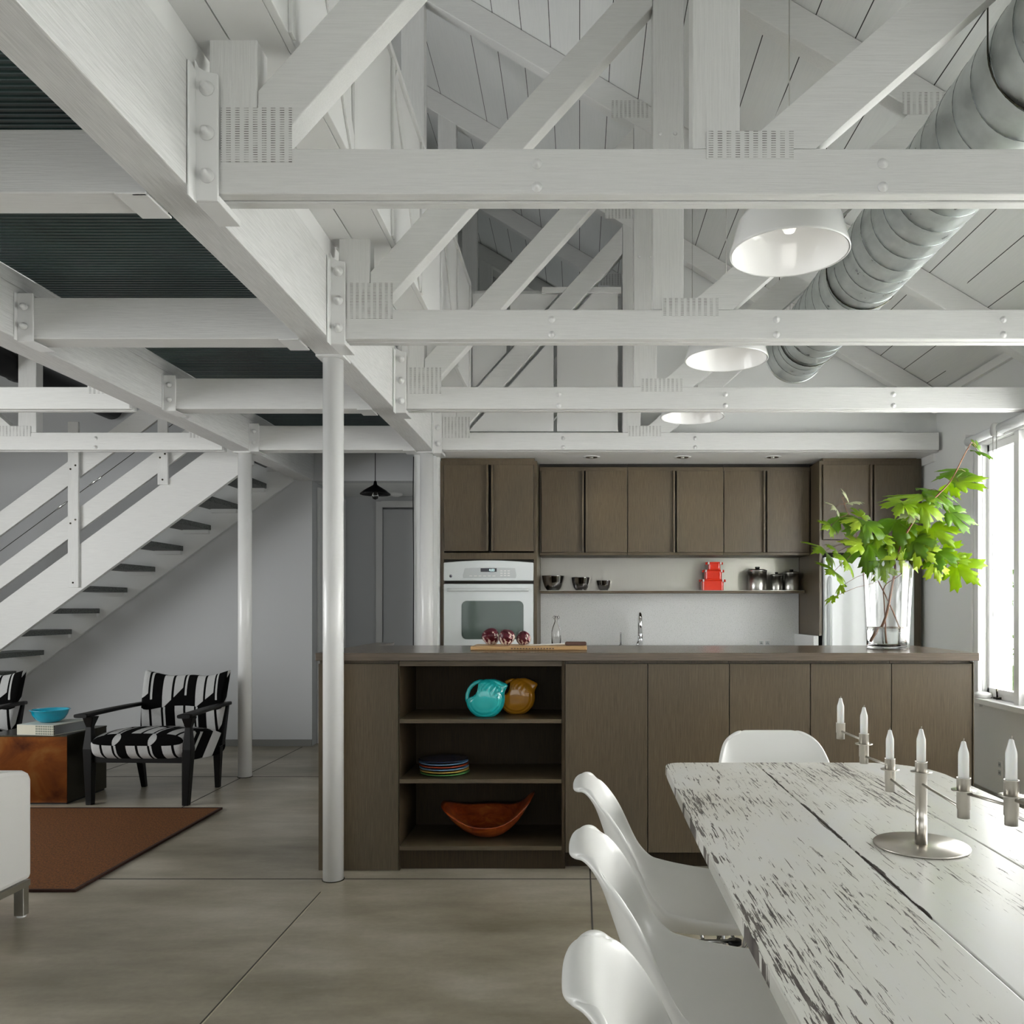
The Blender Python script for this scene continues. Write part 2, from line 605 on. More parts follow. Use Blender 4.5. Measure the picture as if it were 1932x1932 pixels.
# ------------------------------------------------------------------ setting
XW, XL = 2.70, -6.40          # right / left wall faces
XR, SL, ZE = -1.855, .595, 2.87   # ridge, roof slope, height of roof at the right wall
def roofz(x): return ZE + SL * ((XW - x) if x > XR else (x - (2 * XR - XW)))
YF, YB = -3.0, 9.6
ZT = 2.44                     # underside of the beams

struct('floor', MB().box(XL - .2, XW + .25, YF - .2, YB, -.12, 0), M['concrete'])
mb = MB()
for x in (-3.70, -2.53, .052):
    mb.box(x - .0035, x + .0035, YF, 7.6, 0, .0012)
mb.box(XL, 1.4, 3.895, 3.902, 0, .0012)
mb.box(XL, -1.3, 6.26, 6.268, 0, .0012)
mb.box(XL, XW, .5, .507, 0, .0012)
mb.box(-1.1590, -1.1535, YF, 3.72, 0, .0012)
struct('trim_1', mb, M['joint'])
M['joint_pale'] = mat('pale_floor_joint', (.42, .38, .28), .7)
struct('trim_6', MB().box(-1.153, -1.149, YF, 3.72, 0, .0014), M['joint_pale'])

# right wall with a run of window openings
def wall_right():
    mb = MB()
    x0, x1 = XW, XW + .2
    mb.box(x0, x1, YF - .2, 7.1, 0, .67)
    mb.box(x0, x1, YF - .2, 7.1, 2.36, ZE + .05)
    for a, b in ((YF - .2, -2.2), (.6, 1.0), (3.0, 3.35), (5.57, 7.1)):
        mb.box(x0, x1, a, b, .67, 2.36)
    return mb
struct('wall_right', wall_right(), M['wall'])
mb = MB()
mb.box(XL - .2, XL, YF - .2, YB, 0, .7)
mb.box(XL - .2, XL, YF - .2, YB, 2.4, ZE + .05)
mb.box(XL - .2, XL, 4.2, YB, .7, 2.4)
mb.box(XL - .2, XL, YF - .2, -1.0, .7, 2.4)
struct('wall_left', mb, M['wall'])
mb = MB()
mb.box(XL, -2.4, YF - .2, YF, 0, 2.9)
mb.box(2.65, XW, YF - .2, YF, 0, 2.9)
mb.box(-2.4, 2.65, YF - .2, YF, 2.3, 2.95)
mb.box(-2.4, 2.65, YF - .2, YF, 0, .5)
mb.box(-.2, .4, YF - .2, YF, .5, 2.3)
mb.prism([(XL, 2.9), (XW, 2.9), (XR, roofz(XR)), ], YF - .2, YF)
struct('wall_front', mb, M['wall'])
# roof: two planes
mb = MB()
mb.prism([(XR, roofz(XR)), (XW + .3, roofz(XW + .3)), (XW + .3, roofz(XW + .3) + .12), (XR, roofz(XR) + .14)], YF - .2, YB + .2)
mb.prism([(XR, roofz(XR)), (XL - .3, roofz(XL - .3)), (XL - .3, roofz(XL - .3) + .12), (XR, roofz(XR) + .14)], YF - .2, YB + .2)
struct('ceiling', mb, M['roof'])
# stair wall with header over the hall opening
mb = MB()
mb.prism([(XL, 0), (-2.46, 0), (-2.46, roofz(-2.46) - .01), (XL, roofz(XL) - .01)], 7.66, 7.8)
mb.box(-2.46, -1.26, 7.66, 7.8, 2.44, 2.76)
struct('wall_back', mb, M['grey_wall'])
# hall beyond
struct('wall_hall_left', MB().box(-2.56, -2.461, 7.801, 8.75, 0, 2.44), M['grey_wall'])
mb = MB()
mb.box(-2.46, -2.095, 8.75, 8.85, 0, 2.6)
mb.box(-2.095, -1.28, 8.75, 8.85, 2.335, 2.6)
struct('wall_hall_back', mb, M['grey_wall'])
struct('hall_door_backing', MB().box(-2.56, -1.1, 8.86, 8.95, 0, 2.775), M['grey_wall'])  # backing added behind the door to block outside light in its gaps
struct('ceiling_hall', MB().box(-2.56, -1.26, 7.801, 8.75, 2.441, 2.55), M['wall'])
d1 = struct('door_1', MB().box(-2.07, -1.30, 8.775, 8.82, 0, 2.31), M['grey_wall'])
mb = MB()
mb.box(-2.135, -2.072, 8.725, 8.749, 0, 2.39).box(-2.072, -1.28, 8.725, 8.749, 2.325, 2.39)
struct('trim_2', mb, M['panel_white'], bevel=.004)
d2 = struct('door_2', MB().box(-2.4595, -2.445, 7.97, 8.56, 0, 2.28), M['grey_wall'])
mb = MB()
mb.box(-2.4595, -2.435, 7.80, 7.95, 0, 2.40).box(-2.4595, -2.435, 8.57, 8.68, 0, 2.40).box(-2.4595, -2.435, 7.95, 8.57, 2.29, 2.40)
struct('trim_3', mb, M['panel_white'], bevel=.004)
# nib wall between hall and kitchen
struct('wall_nib', MB().box(-1.262, -1.085, 6.36, 8.85, 0, ZT - .001), M['wall'])
# kitchen back wall and ceiling slab (soffit)
struct('wall_kitchen', MB().box(-1.085, XW, 7.10, 7.2, 0, ZT - .001), M['wall'])
struct('ceiling_kitchen', MB().box(-1.262, XW, 6.262, 8.85, ZT, 2.57), M['panel_white'])
# gable wall above the kitchen, right of the loft opening
mb = MB()
mb.prism([(.325, 2.571), (XW, 2.571), (XW, roofz(XW) - .005), (.325, roofz(.325) - .005)], 6.29, 6.40)
struct('wall_gable', mb, M['wall'])
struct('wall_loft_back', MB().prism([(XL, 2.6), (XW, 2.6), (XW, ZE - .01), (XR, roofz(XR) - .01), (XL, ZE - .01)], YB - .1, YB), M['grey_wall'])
struct('loft_light_block', MB().prism([(6.31, 2.78), (YB - .1, 2.78), (YB - .1, roofz(-1.95) - .2), (6.31, roofz(-1.95) - .2)], -2.0, -1.93, 'yz'), M['grey_wall'])  # added partition, out of view, keeping light out of the loft
struct('trim_4', MB().box(XW - .02, XW - .001, 6.30, 7.09, ZT - .06, ZT), M['panel_white'])
struct('trim_5', MB().prism([(XW - .03, ZE - .05), (XW - .001, ZE - .05), (XW - .001, ZE - .005), (XW - .03, ZE + .005)], YF, 6.28), M['panel_white'])
# baseboards
M['base_grey'] = mat('grey_baseboard_paint', (.22, .22, .21), .5)
struct('baseboard_back', MB().box(XL, -2.46, 7.645, 7.659, 0, .06), M['base_grey'])
struct('baseboard_right', MB().box(XW - .014, XW - .001, YF, 6.4, 0, .075), M['steel'])

# ---- windows on the right wall
def make_window(n, y0, y1, mull):
    z0, z1 = .67, 2.36
    mb = MB()
    # casing around the opening, on the wall face
    mb.box(XW - .022, XW - .001, y1, y1 + .11, z0 - .06, z1 + .07)
    mb.box(XW - .022, XW - .001, y0 - .11, y0, z0 - .06, z1 + .07)
    mb.box(XW - .022, XW - .001, y0, y1, z1, z1 + .07)
    mb.box(XW - .034, XW - .022, y1 + .08, y1 + .11, z0 - .06, z1 + .07)
    mb.box(XW - .032, XW - .022, y1, y1 + .022, z0, z1)
    wn = struct('window_%d' % n, mb, M['steel_white'], bevel=.003)
    struct('window_sill', MB().box(XW - .075, XW + .10, y0 - .11, y1 + .13, z0 - .032, z0 + .004), M['steel_white'], wn, .004)
    edges = [y0] + mull + [y1]
    for a, b in zip(edges[:-1], edges[1:]):
        a += 0 if a == y0 else .03
        b -= 0 if b == y1 else .03
        mb = MB()
        mb.box(XW + .03, XW + .08, a, a + .045, z0 + .005, z1)
        mb.box(XW + .03, XW + .08, b - .03, b, z0 + .005, z1)
        mb.box(XW + .03, XW + .08, a, b, z0 + .005, z0 + .07)
        mb.box(XW + .03, XW + .08, a, b, z1 - .05, z1)
        sh = struct('window_sash', mb, M['steel_white'], wn, .003)
        g = struct('window_pane', MB().box(XW + .052, XW + .056, a + .045, b - .03, z0 + .07, z1 - .05), M['glass'], sh)
        mb = MB()
        mb.box(XW - .005, XW + .03, b - .19, b - .15, z0 + .008, z0 + .022).tube([(XW + .012, b - .17, z0 + .02), (XW + .008, b - .172, z0 + .075)], .006, 8)
        struct('window_latch', mb, M['dark_steel'], sh)
    for y in mull:
        struct('window_mullion', MB().box(XW - .015, XW + .10, y - .03, y + .03, z0, z1), M['steel_white'], wn, .003)
    return wn
make_window(1, 3.35, 5.57, [4.45, 5.115])
make_window(2, 1.0, 3.0, [2.0])
make_window(3, -2.2, .6, [-.8])

# roller blind over window 1
t = thing('roller_blind', 'white rolled-up blind tube above the window, bead chain hanging down', 'blind', (XW - .05, 5.5, 2.40))
mb = MB().tube([(0, -2.0, 0), (0, -.27, 0)], .034, 16)
build('roller_tube', mb, M['frosted'], t)
build('roller_tube', MB().tube([(0, -.19, 0), (0, .17, 0)], .030, 16), M['frosted'], t)
build('bracket', MB().lathe([(0, -.03), (.042, -.03), (.042, .03), (0, .03)], (0, -.23, 0), 20, 'x').box(-.01, .05, -.25, -.21, -.03, .03), M['steel_white'], t)
build('bracket', MB().box(-.02, .05, .17, .18, -.05, .05), M['steel_white'], t)
mb = MB()
mb.tube([(-.028, -.225, 0), (-.03, -.225, -1.05), (-.03, -.235, -1.20), (-.03, -.25, -1.23), (-.03, -.268, -1.20), (-.03, -.272, -1.05), (-.028, -.27, 0)], .0022, 6)
build('bead_chain', mb, M['steel'], t)
# folded cloth on the sill
mb = MB().lathe([(0, 0), (.05, 0), (.062, .012), (.055, .03), (.03, .038), (0, .036)], (XW - .02, 5.53, .6745), 14)
mb.v = [(x, 5.53 + (y - 5.53) * 1.0, z) for x, y, z in mb.v]
tag(build('window_crank', mb, M['steel_white']), 'small white window crank housing at the far end of the sill', 'window crank')

# outside: lawn, hedge
tag(build('lawn', MB().box(XW + .4, 24, -8, 24, -.5, -.4), M['grass']), 'green lawn outside the window', 'lawn')
random.seed(3)
mb = MB()
for i in range(2600):
    y = random.uniform(3, 16); x = 7.2 + random.uniform(-.5, .5); z = random.uniform(-.28, 2.2 + .4 * math.sin(y * 2.1))
    a = Vector([random.gauss(0, 1) for _ in range(3)]).normalized(); b = a.orthogonal().normalized()
    c = Vector((x, y, z)); s_ = random.uniform(.05, .09)
    mb.add([c - a * s_, c + b * s_ * .5, c + a * s_, c - b * s_ * .5], [(0, 1, 2, 3)])
hd = build('hedge', mb, M['hedge'], weld=False)
tag(hd, 'green leafy hedge outside beyond the window', 'hedge')
hd['kind'] = 'stuff'

# ------------------------------------------------------------------ roof structure
TY = [2.358 + 1.272 * i for i in range(6)]   # front faces of the trusses
TW = .085
def truss(i, mirror=False, label='', chord=True, xend=None):
    y0 = TY[i]; y1 = y0 + TW
    sg = -1 if mirror else 1
    def X(x): return (2 * XR - x) if mirror else x
    t = thing('roof_truss', label, 'truss', (X(-1.0), y0, ZT), 0, 'white timber trusses under the roof')
    ox, oy, oz = t.location
    def mk(name, pts, a=0.0, b=TW, m='white_x', parent=t, bev=.004, lab=None):
        return build(name, MB().prism([(X(p[0]) - ox, p[1] - oz) for p in pts], a, b), M[m], parent, bev, label=lab)
    xe = xend or XW - .002
    if chord:
        c = mk('bottom_chord', [(-1.06, ZT + .003), (xe, ZT + .003), (xe, 2.572), (-1.06, 2.572)], 0, TW * .47)
        mk('bottom_chord', [(-1.06, ZT), (xe, ZT), (xe, 2.572), (-1.06, 2.572)], TW * .53, TW)
        for xb in (-.12, .86, 1.85):
            if i == 3 and xb > 1.8: continue
            for zb in (2.528, 2.462):
                build('bolt', MB().lathe([(0, -.010), (.0075, -.009), (.008, -.003), (.015, -.003), (.015, 0), (0, 0)], (X(xb) - ox, 0, zb - oz), 12, 'y'), M['steel_white'], t)
    # end post
    tz = roofz(-.98) - .15
    mk('end_post', [(-1.05, 2.5725), (-.914, 2.5725), (-.914, roofz(-.914) - .16), (-1.05, roofz(-1.05) - .16)], .002, TW - .002, 'white_z')
    # long diagonal from the foot of the post to the vertical
    def dz(x): return 2.5725 + 1.11 * (x + .875)
    w_ = .205
    mk('diagonal_web', [(-.912, 2.5725), (-.875, 2.5725), (.319, dz(.319)), (.319, dz(.319) + w_), (-.912, dz(-.912) + w_)], .001, TW - .001)
    # vertical
    mk('vertical_web', [(.321, 2.5725), (.456, 2.5725), (.456, roofz(.456) - .16), (.321, roofz(.321) - .16)], .002, TW - .002, 'white_z')
    # short diagonal rising to the top chord
    def d3(x): return 2.5725 + .87 * (x - .671)
    w3 = .187
    xt = (roofz(0) - .155 - (2.5725 - .87 * .671)) / (.87 + SL)
    xt2 = (roofz(0) - .155 - (2.5725 - .87 * .671) - w3) / (.87 + SL)
    mk('diagonal_web', [(.458, 2.5725), (.671, 2.5725), (xt, d3(xt)), (xt2, d3(xt2) + w3), (.458, d3(.458) + w3)], .001, TW - .001)
    # top chord
    mk('top_chord', [(XR + .002, roofz(XR) - .165), (XR + .002, roofz(XR) - .004), (XW - .032, roofz(XW - .032) - .004), (XW - .032, roofz(XW - .032) - .165)], 0, TW)
    # nail plates
    if chord:
        for (a, b, z0, z1) in ((-1.015, -.814, 2.533, 2.686), (.36, .607, 2.542, 2.62)):
            mb = MB().box(X(a) - ox, X(b) - ox, -.0022, .0, z0 - oz, z1 - oz)
            build('nail_plate', mb, M['nail'], t)
    for (xc, zc) in ((.30, roofz(.3) - .09), (1.52, roofz(1.52) - .10)):
        mb = MB().box(X(xc) - ox - .11, X(xc) - ox + .11, -.0022, .0, zc - oz - .05, zc - oz + .05)
        build('nail_plate', mb, M['nail'], t)
    for xb in (.354, .419):
        build('bolt', MB().lathe([(0, -.008), (.007, -.006), (.009, 0), (0, 0)], (X(xb) - ox, .002, 3.34 - oz), 10, 'y'), M['steel_white'], t)
    return t
names = ['nearest', 'second', 'third', 'fourth']
truss(0, label='nearest white timber truss, crossing in front of the whole upper picture')
truss(1, label='second white timber truss, its beam just below the largest white lamp')
truss(2, label='third white timber truss, its beam above the brown wall cabinets and lamp tip')
truss(3, label='fourth white timber truss, directly over the front of the kitchen soffit', xend=XW - .03)
truss(4, label='white truss in the dark loft beyond the infill panels, nearer of two', chord=False)
truss(5, label='white truss in the dark loft beyond the infill panels, furthest back', chord=False)
truss(2, True, 'white truss left of the stair landing beam, nearer of the two above the stairs')
truss(3, True, 'white truss crossing right over the staircase, farther of the two on the left')

# girders on the columns
def girder(x0, x1, y0, y1, z1, label):
    t = thing('girder', label, 'beam', ((x0 + x1) / 2, y0, ZT), 0, 'long white girders')
    w = (x1 - x0) / 2
    build('beam', MB().box(-w, w, 0, y1 - y0, 0, z1 - ZT), M['white_y'], t, .004)
    return t
g1 = girder(-1.217, -1.085, YF, 6.34, 2.79, 'thick white girder running over the tall foreground column to the kitchen')
g2 = girder(-2.590, -2.440, YF, 7.655, 2.665, 'white girder on the left running over the slim column by the stairs')
build('ledger', MB().prism([(.075, .2255), (.075, .288), (.045, .288), (.04, .2255)], .0, 7.655 - YF), M['white_y'], g2, .003)
# corrugated deck of the loft
tag(build('loft_deck', MB().box(-2.44, -1.217, YF, 7.655, 2.731, 2.775), M['deck'], origin=(0, 0, 0)), 'dark corrugated loft deck seen from below between the girders', 'deck')
struct('ceiling_loft_floor', MB().box(-2.44, -1.262, 7.801, 8.85, 2.56, 2.775), M['grey_wall'])
# hangers and joists
def bolt_at(t, p, axis='y', r=.017):
    return build('bolt', MB().lathe([(0, -.026), (.0095, -.024), (.0105, -.010), (.0155, -.010), (.0155, -.004), (r + .004, -.004), (r + .004, 0), (0, 0)], p, 14, axis), M['steel_white'], t)
places = ['nearest the camera', 'at the second truss', 'at the third truss', 'nearest the kitchen']
for i in range(4):
    y0 = TY[i] - .012
    h = thing('beam_hanger', 'white bolted steel hanger on the thick girder, %s' % places[i], 'beam hanger', (-1.083, y0, ZT), 0, 'steel hangers on the thick girder')
    mb = MB()
    mb.prism([(0, -.025), (.066, -.025), (.066, .352 - .02), (.03, .34), (.012, .352), (0, .375)], -.006, 0.005)
    mb.box(0, .066, .0055, .155, -.025, -.004)
    mb.box(0, .005, -.05, 0, -.03, .345)
    build('plate', mb, M['steel_white'], h, .003)
    for z in (.045, .165, .29):
        bolt_at(h, (.036, -.006, z))
    # joist carrying the deck between the girders
    j = thing('joist', 'white joist under the dark deck, %s' % places[i], 'beam', (-1.83, y0, ZT), 0, 'joists under the dark deck')
    build('beam', MB().box(-.608, .612, 0, .125, .0, .18), M['white_x'], j, .004)
    mb = MB().box(.525, .613, -.012, .14, -.008, -.001)
    mb.box(.572, .613, -.011, -.001, -.008, .0)
    build('seat_plate', mb, M['steel_white'], j, .002)
    h2 = thing('beam_hanger', 'white bolted steel hanger on the left girder, %s' % places[i], 'beam hanger', (-2.439, y0, ZT), 0, 'steel hangers on the left girder')
    mb = MB()
    mb.box(0, .07, -.010, -.0005, -.012, .195)
    mb.box(0, .07, -.010, .14, -.014, -.0085)
    mb.box(0, .004, -.03, -.010, -.012, .195)
    build('plate', mb, M['steel_white'], h2, .002)
    for z in (.05, .135):
        bolt_at(h2, (.035, -.010, z), r=.010)

# loft guard box that runs above the thick girder
t = thing('loft_guard', 'long white panelled guard box above the thick girder', 'guard wall', (-1.0, YF, 2.88))
build('side_panel', MB().box(.160, .185, 0, 9.17, 0, .77), M['panel_white'], t, .003)
build('soffit_panel', MB().box(-.145, .006, 0, 9.17, 0, .02), M['panel_white'], t)
build('soffit_panel', MB().box(.011, .159, 0, 9.17, 0, .02), M['panel_white'], t)
build('side_panel', MB().box(-.165, -.146, 0, 9.17, 0, .77), M['panel_white'], t)
build('cap_rail', MB().box(-.17, .20, 0, 9.17, .771, .80), M['panel_white'], t, .004)
for i in range(-4, 4):
    yb = 2.358 + 1.272 * i - YF
    for dy in (-.03, .62):
        build('batten', MB().box(.1855, .197, yb + dy, yb + dy + .035, 0, .77), M['white_z'], t, .002)
    build('batten', MB().prism([(yb + .0, .70), (yb + .05, .77), (yb + .64, .06), (yb + .60, .0)], .1855, .195, 'yz'), M['white_z'], t, .002)
# support strip between the girder and the box
build('packer', MB().box(-.145, -.09, 0, 9.17, -.088, -.001), M['panel_white'], t)

# infill panels in the plane of the fourth truss
t = thing('loft_infill', 'white infill panels with dark slits, closing the loft over the kitchen', 'guard wall', (-.3, 6.20, 2.58))
def dz(x): return 2.5725 + 1.11 * (x + .875)
def ip(name, pts):
    build(name, MB().prism([(x + .3, z - 2.58) for x, z in pts], 0, .02), M['panel_white'], t, .001)
zt_ = 3.61
def xl(z): return -.875 + (z - 2.5725 - .205) / 1.11 - .025
def xr_(z): return -.875 + (z - 2.5725) / 1.11 + .035
ip('panel', [(-.796, 2.92), (xl(2.92) if xl(2.92) > -.80 else -.796, 2.92), (-.542, (-.542 + .025 + .875) * 1.11 + 2.7775), (-.542, zt_), (-.796, zt_)])
ip('panel', [(-.515, (-.515 + .025 + .875) * 1.11 + 2.7775), (xl(zt_), zt_), (-.515, zt_)])
ip('panel', [(xr_(2.585), 2.585), (-.192, 2.585), (-.192, (-.192 - .035 + .875) * 1.11 + 2.5725)])
ip('panel', [(-.166, 2.585), (.288, 2.585), (.288, zt_), (xr_(zt_), zt_), (-.166, (-.166 - .035 + .875) * 1.11 + 2.5725)])
build('top_rail', MB().box(-.49, .61, .056, .075, zt_ - 2.58, zt_ + .045 - 2.58).box(.02, .61, -.02, .0, zt_ - 2.58, zt_ + .045 - 2.58), M['white_x'], t, .002)

# columns
def column(x, y, r, label):
    t = thing('steel_column', label, 'column', (x, y, 0), 0, 'round white steel columns')
    build('shaft', MB().lathe([(0, .004), (r, .004), (r, ZT - .012), (0, ZT - .012)], seg=40), M['steel_white'], t)
    build('base_seal', MB().lathe([(0, 0), (r + .004, 0), (r + .004, .0035), (0, .0035)], seg=32), M['dark_steel'], t)
    build('cap_plate', MB().box(-.064, .064, -.064, .064, ZT - .0115, ZT - .001), M['steel_white'], t, .002)
column(-1.150, 3.89, .0475, 'tall white round column in the foreground, left end of the island')
column(-2.515, 6.26, .050, 'slim white round column between the armchair and the stairs')
column(-1.150, 6.27, .050, 'white round column beside the oven cabinet')

# pendant lamps
def pendant(x, y, z, label):
    top = roofz(x)
    t = thing('pendant_lamp', label, 'pendant lamp', (x, y, z), 0, 'white enamel pendant lamps')
    r = .204
    prof = [(r, 0), (r + .002, -.006), (r + .006, -.005), (r + .006, .002), (r - .003, .03), (r - .022, .105), (r - .040, .135), (r - .075, .150), (.06, .158), (.035, .165), (.035, .215), (.0, .218)]
    build('shade', MB().lathe(prof + [], seg=56), M['shade_white'], t, solid=0)
    inner = [(r - .001, -.004), (r - .009, .03), (r - .028, .102), (r - .048, .129), (r - .08, .143), (.0, .150)]
    build('reflector', MB().lathe(inner, seg=56), M['shade_white'], t)
    build('bulb', MB().lathe([(0, .068), (.018, .072), (.028, .09), (.026, .11), (.014, .13), (.013, .148), (0, .148)], seg=20), M['wax'], t)
    ll = bpy.data.lights.new('lamp_light', 'POINT'); ll.energy = .25; ll.shadow_soft_size = .03; ll.color = (1, .97, .92)
    lo = bpy.data.objects.new('lamp_light', ll); col.objects.link(lo); lo.parent = t; lo.location = (0, 0, .03)
    build('cord', MB().tube([(0, 0, .215), (0, 0, top - z)], .0022, 6), M['steel'], t)
LX = .748
pendant(LX, 2.965, 2.537, 'largest white pendant lamp, hanging under the nearest beam')
pendant(LX, 4.237, 2.537, 'middle white pendant lamp, beside the end of the duct')
pendant(LX, 5.509, 2.537, 'smallest white pendant lamp, only its rim showing above the kitchen beam')

# spiral duct
t = thing('spiral_duct', 'galvanised round spiral duct running along the roof', 'duct', (1.386, YF, 2.905))
Ld = 5.37 - YF
r = .18
build('duct_tube', MB().grid(lambda u, v: (r * math.cos(2 * PI * u), v * Ld, r * math.sin(2 * PI * u)), 64, 2, closed_u=True), M['galv'], t, solid=.002)
pitch = .125
mb = MB()
pts = []
turns = int(Ld / pitch)
for k in range(turns * 36):
    th = 2 * PI * k / 36
    pts.append(((r + .001) * math.cos(th), pitch * k / 36, (r + .001) * math.sin(th)))
mb.tube(pts, .0018, 5)
build('spiral_seam', mb, M['seam'], t)
mb = MB()
mb.grid(lambda u, v: ((r + .004 + .004 * math.sin(v * PI)) * math.cos(2 * PI * u), Ld - .02 + v * .024, (r + .004 + .004 * math.sin(v * PI)) * math.sin(2 * PI * u)), 48, 5, closed_u=True)
build('end_collar', mb, M['galv'], t, solid=.002)
for yy in (2.45, 4.05, 5.0):
    yl = yy - YF
    pts = [(1.02 * r * math.cos(a_), yl, 1.02 * r * math.sin(a_)) for a_ in [PI * k / 16 - PI for k in range(17)]]
    zr = roofz(1.386 - r) - 2.905
    zr2 = roofz(1.386 + r) - 2.905
    pts = [(-1.02 * r, yl, zr)] + pts + [(1.02 * r, yl, zr2)]
    build('hanger_cable', MB().tube(pts, .0025, 6), M['dark_steel'], t)

# dark duct glimpsed above the left truss
t = thing('black_duct', 'black duct glimpsed at the left edge above the stair beams', 'duct', (-4.27, 5.4, 3.09))
build('duct_tube', MB().lathe([(0, 0), (.10, 0), (.10, 2.2), (0, 2.2)], seg=24, axis='y'), M['black_metal'], t)
build('strap', MB().lathe([(.101, .9), (.107, .9), (.107, .93), (.101, .93)], seg=24, axis='y').tube([(0, .915, .10), (0, .915, roofz(-4.27) - 3.09 - .002)], .004, 6), M['black_metal'], t)

# ------------------------------------------------------------------ staircase
KS = 232.0
YS = F / KS                   # front face of the near stringer
SX0 = -4.711
st = thing('staircase', 'open white staircase with plank railing, rising to the right', 'staircase', (-4.9, YS, 0))
ox, oy = -4.9, YS
def sbar(name, x0, x1, za, zb, y0, y1, m='white_x', sl=.735):
    def z(x, b): return b + sl * (x - SX0)
    pts = [(x0 - ox, z(x0, za)), (x1 - ox, z(x1, za)), (x1 - ox, z(x1, zb)), (x0 - ox, z(x0, zb))]
    return build(name, MB().prism(pts, y0 - oy, y1 - oy), M[m], st, .003)
xa = SX0 - .93 / .735 + .002   # where the lower edge meets the floor
# near stringer, trimmed at the floor
def stringer(y0, y1):
    lo = lambda x: .93 + .735 * (x - SX0)
    hi = lambda x: 1.313 + .735 * (x - SX0)
    xl_ = SX0 - 1.313 / .735
    pts = [(xa - ox, 0.001), (-2.66 - ox, lo(-2.66)), (-2.66 - ox, min(hi(-2.66), 2.73)), (SX0 + (2.73 - 1.313) / .735 - ox, 2.73), (xl_ - ox + .002, 0.001)]
    return build('stringer', MB().prism(pts, y0 - oy, y1 - oy), M['white_x'], st, .003)
stringer(YS, YS + .045)
def stringer_wall(y0, y1):
    lo = lambda x: .90 + .735 * (x - SX0)
    hi = lambda x: 1.313 + .735 * (x - SX0)
    pts = [(xa - ox, 0.001), (-2.62 - ox, lo(-2.62)), (-2.62 - ox, 2.73), (SX0 + (2.73 - 1.313) / .735 - ox, 2.73), (SX0 - 1.313 / .735 - ox, 0.001)]
    return build('stringer', MB().prism(pts, y0 - oy, y1 - oy), M['wall'], st, .003)
stringer_wall(7.62, 7.655)
sbar('rail', -5.9, -2.72, 1.43, 1.62, YS + .012, YS + .04)
sbar('rail', -5.9, -2.72, 1.865, 2.063, YS + .012, YS + .04)
sbar('rail_cable', -5.9, -2.75, 1.742, 1.748, YS + .02, YS + .026, 'dark_steel')
sbar('handrail', -5.95, -2.9, 2.42, 2.52, 7.54, 7.60, 'panel_white', .72)
build('turnbuckle', MB().tube([(-4.27 - ox, .023, 1.745 + .735 * (-4.27 - SX0)), (-4.18 - ox, .023, 1.745 + .735 * (-4.18 - SX0))], .008, 8), M['chrome'], st)
build('turnbuckle', MB().tube([(-4.0 - ox, .023, 1.745 + .735 * (-4.0 - SX0)), (-3.9 - ox, .023, 1.745 + .735 * (-3.9 - SX0))], .008, 8), M['chrome'], st)
for (a, b, z0, z1) in ((-4.147, -4.062, 1.435, 2.78), (-3.42, -3.338, 2.27, 3.1), (-5.2, -5.115, .68, 2.0)):
    p = build('rail_post', MB().box(a - ox, b - ox, -.022, -.0005, z0, z1), M['white_z'], st, .002)
    xm = (a + b) / 2
    for dx, dz_ in ((-.02, -.01), (.02, .02)):
        for base in (1.52, 1.96):
            zc = base + .735 * (xm - SX0) + dz_
            if z0 < zc < z1:
                build('bolt', MB().lathe([(0, -.006), (.007, -.004), (.008, 0), (0, 0)], (xm + dx - ox, -.022, zc), 8, 'y'), M['dark_steel'], st)
    build('bolt', MB().lathe([(0, -.006), (.007, -.004), (.008, 0), (0, 0)], (xm - ox, -.022, z0 + .04), 8, 'y'), M['dark_steel'], st)
for i in range(-3, 10):
    x = -4.9 + .2546 * i
    z = .84 + .1904 * i
    if z > 2.6: continue
    tr = build('tread', MB().box(x - .27 - ox, x - ox, .046, 7.619 - oy, z, z + .045), M['tread'], st, .002)
    build('tread_bracket', MB().box(x - .24 - ox, x - .01 - ox, 7.58 - oy, 7.6195 - oy, z - .035, z - .0005), M['wall'], tr)

# ------------------------------------------------------------------ kitchen, back run
KY = 6.49
def doors(t, spec, z0, z1, y, split_handle=True):
    """spec: (x0,x1,handle side) in local x"""
    for x0, x1, hs in spec:
        d = build('door', MB().box(x0 + .002, x1 - .001, y - .02, y - .001, z0, z1), M['oak_z'], t, .0015)
        if hs:
            hx = (x1 - .016, x1 - .001) if hs > 0 else (x0 + .002, x0 + .016)
            build('edge_pull', MB().box(hx[0], hx[1], y - .045, y - .0205, z0, z1), M['oak_z'], d, .001)

# oven tower
x0, x1 = -1.083, -.330
t = thing('oven_cabinet', 'tall dark oak cabinet around the white oven', 'cabinet', (x0, KY, 0))
W = x1 - x0
mb = MB()
mb.box(0, .028, 0, .60, .09, 2.415).box(W - .024, W, 0, .60, .09, 2.415).box(.028, W - .024, .58, .60, .09, 2.415)
mb.box(.028, W - .024, 0, .58, 2.385, 2.415).box(.028, W - .024, 0, .58, 1.648, 1.700).box(.028, W - .024, 0, .58, .60, .86)
mb.box(0, W, .03, .60, 0, .09)
build('carcass', mb, M['oak_z'], t, .001)
build('top_filler', MB().box(.005, W - .02, .012, .60, 2.416, ZT - .001), M['oak_x'], t)
doors(t, [(.030, .378, 1), (.398, W - .026, -1)], 1.712, 2.383, 0)
build('backing', MB().box(.379, .397, .001, .012, 1.70, 2.385), M['gap'], t)
build('lower_drawer', MB().box(.030, W - .026, -.02, -.001, .10, .59), M['oak_x'], t, .001)
